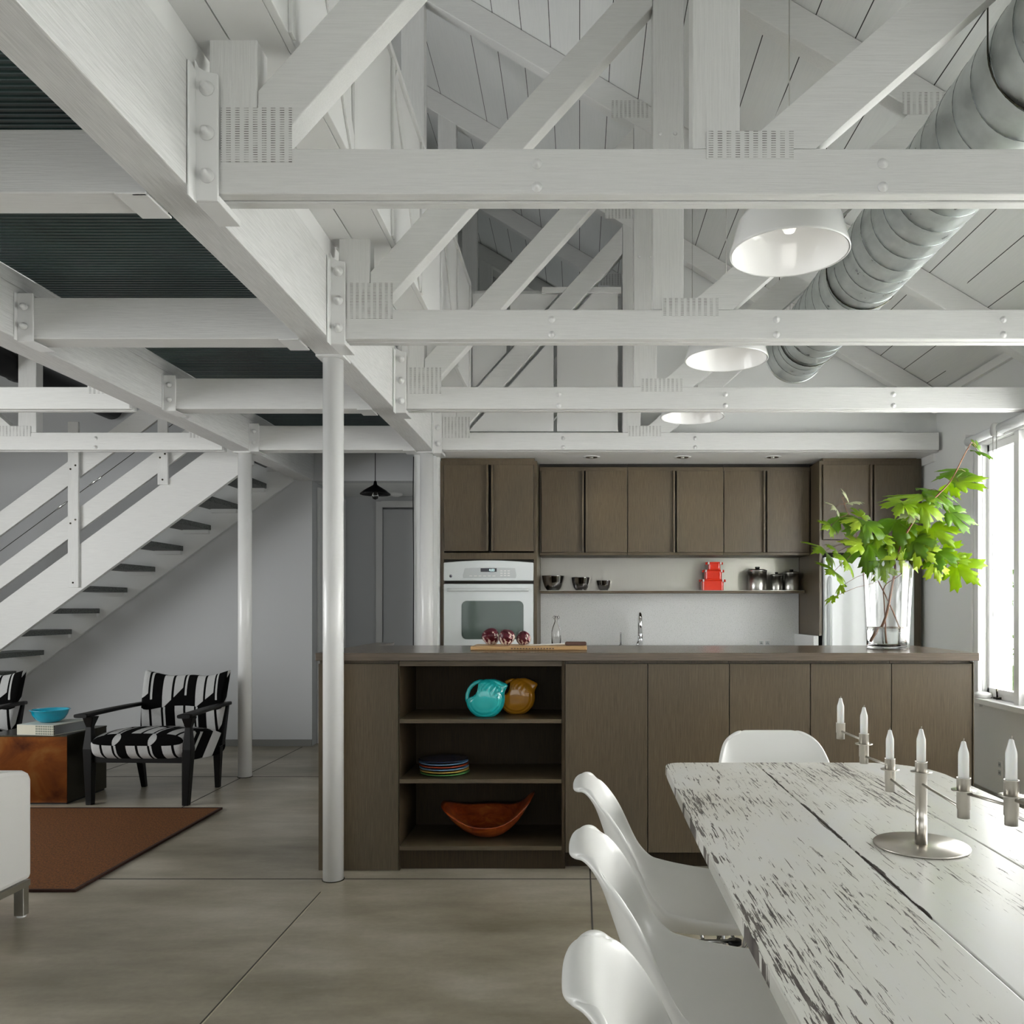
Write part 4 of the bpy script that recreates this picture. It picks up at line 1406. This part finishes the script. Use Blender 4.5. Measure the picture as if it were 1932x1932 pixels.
L = [  # cx, cy, size, tip angle, pitch, roll, colour
 (610, 1070, 330, -95, 25, 10, 'dark'), (400, 800, 210, -60, 40, -20, 'dark'), (275, 850, 150, 215, 45, 20, 'mid'),
 (590, 870, 270, -100, 35, 5, 'dark'), (860, 860, 330, -85, 40, 10, 'dark'), (870, 680, 230, -110, 40, 20, 'mid'),
 (1070, 730, 260, -85, 25, 0, 'mid'), (930, 600, 380, 185, 74, 5, 'mid'), (1190, 560, 330, -15, 66, 8, 'dark'),
 (1330, 400, 300, 190, 60, -15, 'dark'), (1430, 460, 280, 10, 55, 20, 'mid'), (1360, 760, 290, -20, 45, 15, 'dark'),
 (1200, 910, 270, -60, 40, -10, 'mid'), (1190, 1110, 220, -80, 35, 25, 'dark'), (1175, 1215, 170, -75, 10, 0, 'yellow'),
 (1400, 1220, 270, -45, 35, 10, 'mid'), (890, 1100, 290, -100, 30, -15, 'yellow'), (960, 960, 270, -70, 35, 15, 'mid'),
 (230, 1040, 260, 222, 62, 25, 'mid'), (350, 1070, 170, 215, 60, 0, 'mid'), (310, 1220, 230, 225, 62, 20, 'mid'),
 (740, 1240, 170, -70, 50, 30, 'mid'), (1510, 170, 100, 60, 35, 20, 'dark'), (1560, 240, 190, -20, 70, 15, 'dark'),
 (330, 690, 130, 220, 62, 10, 'pale'), (425, 595, 110, 40, 60, 25, 'pale'), (490, 645, 130, 5, 80, 5, 'pale'),
 (555, 740, 150, 60, 50, 0, 'mid'), (1070, 1070, 210, -50, 40, 0, 'yellow'), (1040, 900, 150, -90, 40, 30, 'yellow'),
 (940, 745, 150, 200, 45, 10, 'pale'), (366, 1370, 110, -95, 20, 76, 'mid'), (295, 1450, 110, -120, 20, 74, 'mid'),
 (480, 985, 200, 170, 45, 10, 'yellow'), (1330, 1100, 200, 20, 60, 10, 'mid'), (800, 1000, 200, -120, 45, 0, 'mid'),
 (1020, 1010, 230, -60, 40, 20, 'dark'), (430, 1150, 200, 225, 60, -10, 'mid'), (690, 960, 190, -90, 50, 25, 'mid'),
 (1270, 1060, 190, -30, 50, 20, 'mid'), (1300, 530, 200, -60, 50, 15, 'mid'), (520, 820, 200, -120, 45, 20, 'yellow'),
 (1160, 620, 180, -20, 55, 0, 'dark'), (640, 1180, 170, -80, 50, -20, 'dark'),
]
sb = {'dark': 'leaf_dark', 'mid': 'leaf_mid', 'yellow': 'leaf_yellow', 'pale': 'leaf_pale'}
# branch skeletons in picture-plane points of the vase, each with its own depth path
Bp = [
 [(650, 1800, .02), (750, 1600, .0), (820, 1250, -.01), (880, 1000, -.02), (1000, 780, -.03), (1150, 620, -.03), (1290, 470, -.05), (1400, 260, -.06), (1462, 150, -.07)],
 [(890, 1830, -.03), (850, 1650, -.01), (740, 1400, .02), (620, 1180, .05), (520, 1000, .04), (500, 860, .03), (430, 720, .03), (390, 600, .03)],
 [(760, 1835, .03), (740, 1500, .04), (742, 1345, .03), (870, 1250, .0), (1040, 1090, -.05), (1180, 1080, -.07), (1360, 1150, -.10)],
]
blab = ['longest maple branch in the vase, reaching up to the window blind', 'maple branch leaning left out of the vase', 'maple branch drooping right out of the vase']
branches = []
for i, pl in enumerate(Bp):
    P3 = [CP(a, b, VD + dd) for a, b, dd in pl]
    base = P3[0].copy()
    base.z = max(base.z, CZ + .032)
    P3[0] = base
    t = thing('maple_branch', blab[i], 'branch', base, 0, 'maple branches in the glass vase')
    # smooth
    sm = []
    for a in range(len(P3) - 1):
        p0 = P3[max(a - 1, 0)]; p1 = P3[a]; p2 = P3[a + 1]; p3 = P3[min(a + 2, len(P3) - 1)]
        for q in range(5):
            u = q / 5
            sm.append(.5 * ((2 * p1) + (p2 - p0) * u + (2 * p0 - 5 * p1 + 4 * p2 - p3) * u * u + (3 * p1 - p0 - 3 * p2 + p3) * u ** 3))
    sm.append(P3[-1])
    n_ = len(sm)
    r0 = (.0075, .0045, .004)[i]
    build('stem', MB().tube([p - base for p in sm], [r0 * (1 - .72 * j / n_) for j in range(n_)], 8), M['twig'], t)
    branches.append((t, base, sm))
random.seed(11)
for (cx_, cy_, sz, ang, pit, rol, cl) in L:
    dd = random.uniform(-.10, .06)
    c = CP(cx_, cy_, VD + dd)
    size = sz / 4.391 / (F / (VD + dd)) * .92
    a_ = R(ang)
    t_ = Vector((math.cos(a_), 0, math.sin(a_)))
    n0 = Vector((0, -1, 0))
    w_ = t_.cross(n0)
    # pitch: tip towards / away, so that the leaf face looks up
    sgn = 1 if t_.z < 0 else -1
    rm = Matrix.Rotation(R(rol), 3, t_) @ Matrix.Rotation(R(pit) * sgn, 3, w_)
    t2 = rm @ t_
    if abs(t_.z) < .5:
        # nearly horizontal leaf seen edge-on: tilt about its own axis instead
        rm = Matrix.Rotation(R(pit), 3, t_)
        if (rm @ n0).z < 0: rm = Matrix.Rotation(R(-pit), 3, t_)
        t2 = rm @ t_
    n2 = rm @ n0
    w2 = rm @ w_
    best = min(((p - c).length, bi, j) for bi, (_, _, sm) in enumerate(branches) for j, p in enumerate(sm) if p.z > CZ + .30)
    t, base, sm = branches[best[1]]
    mb, P = leaf_mesh(size, t2, n2, w2, c - base, random.uniform(.15, .5))
    lf = build('leaf', mb, M[sb[cl]], t, solid=.0006, weld=False)
    root = P(0, -.05)
    tgt = sm[best[2]] - base
    midp = (root + tgt) / 2 + Vector((0, 0, .01))
    build('petiole', MB().tube([root, midp, tgt], .0012, 5), M['twig'], lf)

# ------------------------------------------------------------------ dining table
TX0, TX1 = .290, 1.165
TY0, TY1 = .35, 2.855
TZ = .74
t = thing('dining_table', 'long table with cracked white-painted plank top', 'table', ((TX0 + TX1) / 2, (TY0 + TY1) / 2, 0))
ox, oy = t.location.x, t.location.y
# outline with rounded corners and slightly bowed sides
def outline_table(n=24):
    pts = []
    hw_, hl = (TX1 - TX0) / 2, (TY1 - TY0) / 2
    def side(y): return 0.012 * (1 - (y / hl) ** 2)
    rc = .06
    rcr = .20
    segs = []
    # go counter-clockwise from front-right
    for k in range(n + 1):
        y = -hl + rc + (2 * hl - rc - rcr) * k / n
        pts.append((hw_ + side(y), y))
    for k in range(1, 9):
        a_ = PI / 2 * k / 8
        pts.append((hw_ - rcr + rcr * math.cos(a_), hl - rcr + rcr * math.sin(a_)))
    for k in range(0, 9):
        a_ = PI / 2 * k / 8 + PI / 2
        pts.append((-hw_ + rc + rc * math.cos(a_), hl - rc + rc * math.sin(a_)))
    for k in range(1, n + 1):
        y = hl - rc - (2 * hl - 2 * rc) * k / n
        pts.append((-hw_ - side(y), y))
    pts.append((-hw_ + rc, -hl))
    pts.append((hw_ - rc, -hl))
    return pts
op = outline_table()
cuts = [-10, .602 - ox, .905 - ox, 10]
def clip(poly, x, keep_less):
    out = []
    for i in range(len(poly)):
        a, b = poly[i], poly[(i + 1) % len(poly)]
        ia = (a[0] <= x) if keep_less else (a[0] >= x)
        ib = (b[0] <= x) if keep_less else (b[0] >= x)
        if ia: out.append(a)
        if ia != ib:
            u = (x - a[0]) / (b[0] - a[0])
            out.append((x, a[1] + (b[1] - a[1]) * u))
    return out
for a, b in zip(cuts[:-1], cuts[1:]):
    poly = clip(clip(op, a + .0012, False), b - .0012, True)
    build('plank', MB().prism(poly, TZ - .032, TZ, 'xy'), M['table'], t, .003)
build('underlay', MB().prism([(x * .97, y * .985) for x, y in op], TZ - .055, TZ - .0325, 'xy'), M['panel_white'], t, .002)
for yy in (-.80, .78):
    build('trestle_panel', MB().box(-.14, .24, yy - .03, yy + .03, .04, TZ - .056), M['panel_white'], t, .004)
    build('trestle_foot', MB().box(-.24, .34, yy - .05, yy + .05, 0, .0395), M['panel_white'], t, .004)
build('stretcher', MB().box(-.03, .03, -.769, .749, .30, .36), M['panel_white'], t, .003)

# ------------------------------------------------------------------ shell chairs
prof = [(-.016, .782), (-.002, .797), (.018, .796), (.036, .774), (.052, .740), (.068, .690), (.085, .640), (.102, .590), (.122, .540), (.146, .496), (.178, .462), (.220, .446), (.270, .438), (.325, .436), (.380, .438), (.430, .442), (.475, .438), (.505, .430), (.522, .414)]
hwid = [.108, .132, .156, .176, .190, .203, .214, .222, .228, .231, .232, .232, .231, .229, .225, .219, .208, .188, .160]
lift = [.010, .010, .012, .018, .028, .045, .052, .056, .060, .070, .075, .076, .072, .065, .055, .044, .030, .012, .0]
def shell_mesh():
    n = len(prof)
    nor = []
    for i in range(n):
        a = Vector(prof[max(i - 1, 0)]); b = Vector(prof[min(i + 1, n - 1)])
        dd = (b - a).normalized()
        nn_ = Vector((-dd.y, dd.x))
        if nn_.x < 0 and i < 8: nn_ = -nn_
        if nn_.y < 0 and i >= 8: nn_ = -nn_
        nor.append(nn_)
    nor[0] = nor[1] = nor[2] = nor[3]
    NS = 17
    mb = MB()
    v = []
    for i in range(n):
        for j in range(NS):
            s_ = -1 + 2 * j / (NS - 1)
            y = hwid[i] * math.sin(s_ * PI / 2 * .86) / math.sin(PI / 2 * .86)
            h_ = lift[i] * abs(s_) ** 2.6
            # rolled rim
            tau = i + ((2.3, 1.75, 1.05, .45, .1)[i] if i < 5 else 0) * abs(s_) ** 3
            i0 = min(int(tau), n - 2); fr = tau - i0
            x = prof[i0][0] * (1 - fr) + prof[i0 + 1][0] * fr + nor[i].x * h_
            z = prof[i0][1] * (1 - fr) + prof[i0 + 1][1] * fr + nor[i].y * h_
            v.append((x, y, z))
    fs = []
    for i in range(n - 1):
        for j in range(NS - 1):
            fs.append((i * NS + j, i * NS + j + 1, (i + 1) * NS + j + 1, (i + 1) * NS + j))
    mb.add(v, fs, True)
    return mb
def shell_chair(label):
    t = thing('shell_chair', label, 'chair', (0, 0, 0), 0, 'white moulded chairs around the dining table')
    s_ = build('shell', shell_mesh(), M['plastic_white'], t, solid=.015, subsurf=2)
    mb = MB()
    rod = .0052
    mx = .30
    for sy in (-1, 1):
        for fx_, lx in ((.14, .09), (.44, .47)):
            foot = (lx, sy * .215, .006)
            top1 = (mx + (.10 if lx > .3 else -.12), sy * .12, .412)
            top2 = (mx + (.02 if lx > .3 else -.02), sy * .10, .412)
            mb.tube([foot, top1], rod, 8)
            mb.tube([foot, top2], rod * .9, 8)
        mb.tube([(.18, sy * .12, .412), (.40, sy * .12, .412)], rod, 8)
        mb.tube([(.105, sy * .208, .10), (mx, sy * .05, .25), (.458, sy * .208, .10)], rod * .8, 8)
    mb.tube([(.18, -.12, .412), (.18, .12, .412)], rod, 8)
    mb.tube([(.40, -.12, .412), (.40, .12, .412)], rod, 8)
    mb.tube([(.10, -.21, .05), (.22, 0, .22), (.10, .21, .05)], rod * .8, 8)
    mb.tube([(.465, -.21, .05), (.36, 0, .22), (.465, .21, .05)], rod * .8, 8)
    build('wire_base', mb, M['rod'], t)
    for sy in (-1, 1):
        for lx in (.09, .47):
            build('glide', MB().lathe([(0, 0), (.011, 0), (.012, .006), (.007, .012), (0, .012)], (lx, sy * .215, 0), 14), M['black_metal'], t)
        for lx in (.18, .40):
            build('shock_mount', MB().lathe([(0, 0), (.018, 0), (.018, .010), (0, .010)], (lx, sy * .12, .405), 14), M['black_metal'], t)
    return t
c0 = shell_chair('farthest of the three white shell chairs along the left side of the table')
c0.location = (.000, 2.262, 0)
dup(c0, (-.004, 1.68, 0), 0, 'middle of the three white shell chairs along the left side of the table')
dup(c0, (-.006, 1.09, 0), 0, 'nearest white shell chair, cut off by the bottom of the picture')
dup(c0, (.722, 3.19, 0), R(-90), 'white shell chair at the far end of the table, facing the camera')

# ------------------------------------------------------------------ candelabra on the table
t = thing('candle_holder', 'nickel linked candle holder with a round base on the table', 'candle holder', (.760, 1.850, TZ + .0008))
oy = 1.850; oz = TZ + .0008
build('base', MB().lathe([(0, 0), (.100, 0), (.1015, .0015), (.1015, .0035), (.100, .005), (0, .005)], seg=64), M['nickel'], t)
build('post', MB().lathe([(0, .005), (.0128, .005), (.0128, .060), (.0124, .0605), (.0124, .1), (.0128, .1005), (.0128, .186), (.0135, .188), (.0118, .188), (.0116, .172), (0, .170)], seg=28), M['nickel'], t)
cups = [  # px, top y, bottom y, candle tip y, drip pan y, k
 (1586, 1364, 1394, 1316, None, 650), (1630, 1384, 1440, 1333, 1405, 700), (1679, 1431, 1493, 1376, 1453, 745),
 (1738, 1434, None, 1374, 1458, 849), (1818, 1467, 1543, 1397, 1493, 973), (1908, 1471, 1557, 1393, 1503, 1045)]
cups.append((1996, 1500, 1590, 1415, 1540, 1130))
cp3 = []
cl = ['candle at the far end of the holder, smallest in the picture', 'second candle from the far end of the holder', 'third candle from the far end, just left of the post', 'candle on top of the central post of the holder', 'candle just right of the central post, nearer the camera', 'white candle in front of the right wall, at the picture edge', 'candle at the near end of the holder, outside the picture']
for i, (px, y0, y1, tip, pan, k_) in enumerate(cups):
    d = F / k_
    x = (px - CX) / k_ - .760
    zt = CH - (y0 - CY) / k_ - oz
    zb = (CH - (y1 - CY) / k_ - oz) if y1 else None
    r_ = .0128
    if zb is not None:
        build('cup', MB().lathe([(0, zb), (r_ * .9, zb), (r_ * .9, zb + .017), (r_, zb + .018), (r_, zt - .001), (r_ * 1.04, zt), (r_ * .90, zt), (r_ * .9, zt - .016), (0, zt - .017)], (x, d - oy, 0), 26), M['nickel'], t)
    if pan:
        zp = CH - (pan - CY) / k_ - oz
        build('drip_pan', MB().lathe([(r_ * 1.0, zp), (r_ * 1.72, zp + .001), (r_ * 1.78, zp + .003), (r_ * 1.0, zp + .002)], (x, d - oy, 0), 30), M['nickel'], t)
    cp3.append((x, d - oy, zt, zb if zb is not None else 0))
    if i == 6:
        continue
    # candle
    ztip = CH - (tip - CY) / k_ - oz
    cz0 = zt - .014
    hc = ztip - cz0
    cr = .0099
    c = thing('candle', cl[i], 'candle', (x + .760, d, oz + cz0 if i != 3 else oz + cz0), 0, 'short white candles in the holder')
    build('wax', MB().lathe([(0, 0), (cr, 0), (cr * 1.0, hc - .030), (cr * .96, hc - .024), (cr * .62, hc - .012), (cr * .42, hc - .003), (cr * .25, hc - .0015), (0, hc - .001)], seg=24), M['wax'], c)
    build('wick', MB().tube([(0, 0, hc - .0015), (.001, 0, hc + .004)], .0012, 6), M['wick'], c)
# link rods (height of each along the chain)
hz = [.913, .871, .838, .880, .912, .925]
for i in range(len(cp3) - 1):
    a, b = cp3[i], cp3[i + 1]
    z = hz[i] - oz
    build('link_rod', MB().tube([(a[0], a[1], z), (b[0], b[1], z)], .0031, 8), M['nickel'], t)

# ------------------------------------------------------------------ living area
tag(build('area_rug', MB().box(-5.4, -2.256, 3.72, 5.235, 0.0014, .011), M['rug']), 'brown woven rug in the sitting area', 'rug')
rg = bpy.data.objects['area_rug']
ox, oy = rg.location.x, rg.location.y
build('binding', MB().box(-2.262 - ox, -2.248 - ox, 3.712 - oy, 5.243 - oy, 0, .0125).box(-5.4 - ox, -2.262 - ox, 3.712 - oy, 3.724 - oy, 0, .0125).box(-5.4 - ox, -2.262 - ox, 5.231 - oy, 5.243 - oy, 0, .0125), M['rug_edge'], rg)

# white sofa, right arm seen from the side
t = thing('white_sofa', 'white upholstered sofa end at the left edge of the picture', 'sofa', (-2.27, 3.455, 0))
def sofa_side(): 
    pts = [(0, .150), (-.0, .560), (-.012, .592), (-.04, .603), (-.12, .618), (-.25, .632), (-.6, .65), (-.85, .66), (-.9, .64), (-.9, .150)]
    return pts
build('arm', MB().prism(sofa_side(), -.13, 0, 'yz'), M['sofa'], t, .02)
build('seat_base', MB().box(-1.75, -.131, -.86, -.02, .150, .30), M['sofa'], t, .015)
build('seat_cushion', MB().box(-1.74, -.135, -.66, -.015, .301, .44), M['sofa'], t, .03)
build('backrest', MB().box(-1.75, -.131, -.90, -.67, .302, .76), M['sofa'], t, .03)
build('arm', MB().prism(sofa_side(), -1.885, -1.755, 'yz'), M['sofa'], t, .02)
build('frame_rail', MB().box(-1.88, -.003, -.885, -.008, .122, .149), M['steel'], t, .002)
for x, y in ((-.045, -.05), (-.045, -.85), (-1.84, -.05), (-1.84, -.85)):
    l = build('leg', MB().box(x, x + .04, y, y + .035, .008, .1215), M['steel'], t, .002)
    build('foot_pad', MB().lathe([(0, 0), (.018, 0), (.018, .0075), (0, .0075)], (x + .02, y + .018, 0), 14), M['steel_white'], l)

# bronze box table
t = thing('side_table', 'bronze patinated box table between the patterned armchairs', 'side table', (-3.58, 5.375, 0))
build('front_face', MB().box(-.27, .27, 0, .004, .012, .437), M['bronze'], t)
build('body', MB().box(-.27, .27, .0045, .45, .012, .437), M['dark_steel'], t)
build('top_plate', MB().box(-.272, .272, -.003, .453, .4375, .447), M['dark_steel'], t, .001)
build('base', MB().box(-.262, .262, .01, .44, 0, .0115), M['black_metal'], t)
# book and bowl
t = thing('hardback_book', 'thick pale book on the bronze table, under the cyan bowl', 'book', (-3.49, 5.53, .4475), R(-10))
bx, by, bh = .135, .155, .066
build('pages', MB().box(-bx + .004, bx - .004, -by + .012, by - .004, .004, bh - .004), M['paper'], t)
build('cover', MB().box(-bx, bx, -by, by, 0, .0035).box(-bx, bx, -by, by, bh - .0035, bh), M['book_cover'], t, .001)
build('spine', MB().box(-bx, bx, -by, -by + .008, .0036, bh - .0036), M['spine'], t)
tag(build('cyan_bowl', MB().lathe([(0, 0), (.050, 0), (.060, .004), (.085, .022), (.103, .052), (.111, .078), (.119, .082), (.116, .085), (.105, .078), (.097, .053), (.080, .028), (.05, .010), (0, .008)], (-3.51, 5.52, .5141), 48), M['cyan']), 'cyan ceramic bowl on top of the book', 'bowl')

# armchairs
def armchair(label):
    t = thing('patterned_armchair', label, 'armchair', (0, 0, 0), 0, 'black and grey patterned armchairs')
    # local: front faces -Y; x across
    hw_ = .33
    # seat cushion, domed
    def seat(u, v):
        # closed profile around y/z, swept in x
        x = -hw_ + .03 + (2 * hw_ - .06) * u
        ex = 1 - abs(2 * u - 1) ** 6
        a_ = 2 * PI * v
        cy, cz = .30, .335
        ry, rz_ = .315, .100
        e = 3.2
        cc, ss = math.cos(a_), math.sin(a_)
        yy = cy + ry * math.copysign(abs(cc) ** (2 / e), cc)
        zz = cz + rz_ * math.copysign(abs(ss) ** (2 / e), ss)
        dome = .030 * math.sin(PI * min(max((yy - .0) / .62, 0), 1)) * (1 if zz > cz else 0)
        zz += dome * (.6 + .4 * math.sin(PI * u))
        yy = cy + (yy - cy) * (.96 + .04 * ex)
        zz = cz + (zz - cz) * (.80 + .20 * ex)
        zz += -.06 * (yy - .0) / .6 + .035
        return (x, yy, zz)
    mb = MB().grid(seat, 25, 41)
    n = 41
    mb.f.append(tuple(range(0, n - 1))); mb.sm.append(False)
    mb.f.append(tuple(range(24 * n, 24 * n + n - 1))[::-1]); mb.sm.append(False)
    build('seat_cushion', mb, M['fabric'], t)
    # back: inclined slab with a curved, dipped top
    def back(u, v):
        q = 2 * u - 1
        hwv = None
        a_ = 2 * PI * v
        cc, ss = math.cos(a_), math.sin(a_)
        e = 4.5
        h0, h1 = .30, .792 + .036 * q * q - .012 + .006 * math.cos(6 * q)
        t_ = .5 + .5 * math.copysign(abs(ss) ** (2 / e), ss)      # 0 bottom 1 top
        th = .055 * math.copysign(abs(cc) ** (2 / e), cc)
        z = h0 + (h1 - h0) * t_
        x = q * (.275 + .03 * t_)
        y = .56 + .19 * (z - .30) + th * (1 - .35 * t_) - .03 * math.sin(PI * t_) + .035 * (1 - q * q)
        ed = 1 - abs(q) ** 8 * .35
        y = .56 + .19 * (z - .30) + (y - .56 - .19 * (z - .30)) * ed
        return (x, y, z)
    mb = MB().grid(back, 27, 49)
    n = 49
    mb.f.append(tuple(range(0, n - 1))); mb.sm.append(False)
    mb.f.append(tuple(range(26 * n, 26 * n + n - 1))[::-1]); mb.sm.append(False)
    build('backrest', mb, M['fabric'], t)
    def taper(p0, p1, w0, w1):
        mb = MB()
        p0, p1 = Vector(p0), Vector(p1)
        v = []
        for p, w_ in ((p0, w0), (p1, w1)):
            v += [(p.x - w_, p.y - w_, p.z), (p.x + w_, p.y - w_, p.z), (p.x + w_, p.y + w_, p.z), (p.x - w_, p.y + w_, p.z)]
        mb.add(v, [(0, 3, 2, 1), (4, 5, 6, 7), (0, 1, 5, 4), (1, 2, 6, 5), (2, 3, 7, 6), (3, 0, 4, 7)])
        return mb
    for s_ in (-1, 1):
        mb = taper((s_ * .315, .02, 0), (s_ * .325, .03, .36), .020, .030)
        mb2 = taper((s_ * .325, .03, .36), (s_ * .325, .035, .50), .030, .018)
        mb3 = taper((s_ * .325, .035, .50), (s_ * .325, .04, .566), .018, .036)
        mb.add(mb2.v, mb2.f).add(mb3.v, mb3.f)
        build('front_leg', mb, M['black_wood'], t, .004)
        build('rear_leg', taper((s_ * .265, .56, 0), (s_ * .285, .52, .30), .016, .026), M['black_wood'], t, .004)
        # back upright
        build('back_upright', MB().prism([(.535, .30), (.585, .30), (.655, .575), (.625, .575)], s_ * .294 - .012, s_ * .294 + .012, 'yz'), M['black_wood'], t, .003)
        # arm
        n = 14
        top, bot = [], []
        def af(u, v):
            y = -.055 + .715 * u
            wd = .042 - .022 * u + .004 * math.sin(PI * u)
            thk = .013
            a_ = 2 * PI * v
            cc, ss = math.cos(a_), math.sin(a_)
            xx = s_ * (.335 - .035 * u) + wd * math.copysign(abs(cc) ** .5, cc)
            zz = .580 + .005 * math.sin(PI * u * .9) + .004 * u + thk * math.copysign(abs(ss) ** .5, ss)
            return (xx, y, zz)
        mb = MB().grid(af, 16, 17)
        mb.f.append(tuple(range(0, 16))); mb.sm.append(False)
        mb.f.append(tuple(range(15 * 17, 15 * 17 + 16))[::-1]); mb.sm.append(False)
        build('armrest', mb, M['black_wood'], t)
    build('seat_rail', MB().box(-.295, .295, .02, .045, .27, .31), M['black_wood'], t, .003)
    build('seat_rail', MB().box(-.28, .28, .545, .57, .24, .28), M['black_wood'], t, .003)
    return t
ac = armchair('patterned armchair right of the bronze table, fully visible')
ac.location = (-2.845, 5.345, 0)
ac.rotation_euler = (0, 0, R(-2))
dup(ac, (-4.285, 5.345, 0), R(2), 'patterned armchair cut off by the left edge, left of the bronze table')

# hall pendant and smoke detector
d = 7.0
t = thing('hall_pendant', 'black cone pendant lamp hanging in front of the hall', 'pendant lamp', (PX(708, d), d, PZ(933, d)))
build('shade', MB().lathe([(.127, 0), (.128, .004), (.09, .035), (.045, .062), (.016, .080), (.010, .112), (0, .114)], seg=14), M['black_metal'], t, solid=.002)
build('cord', MB().tube([(0, 0, .11), (0, 0, 2.7305 - PZ(933, d))], .0035, 8), M['black_metal'], t)
build('bulb', MB().lathe([(0, -.045), (.022, -.035), (.028, -.012), (.016, .02), (.014, .05), (0, .05)], seg=16), M['glass'], t)
tag(build('smoke_detector', MB().lathe([(0, 0), (.035, 0), (.065, .018), (.07, .035), (.0, .035)], (PX(747, 8.5), 8.5, 2.4055), 28), M['steel_white']), 'small white smoke detector on the hall ceiling', 'smoke detector')
t = thing('wall_cable', 'thin dark cable running down beside the oven-side column', 'cable', (-1.2665, 6.35, 0))
build('cable', MB().tube([(.0, 0, .95), (.003, 0, 1.6), (-.002, 0, 2.1), (.002, 0, 2.425)], .0035, 6), M['black_metal'], t)
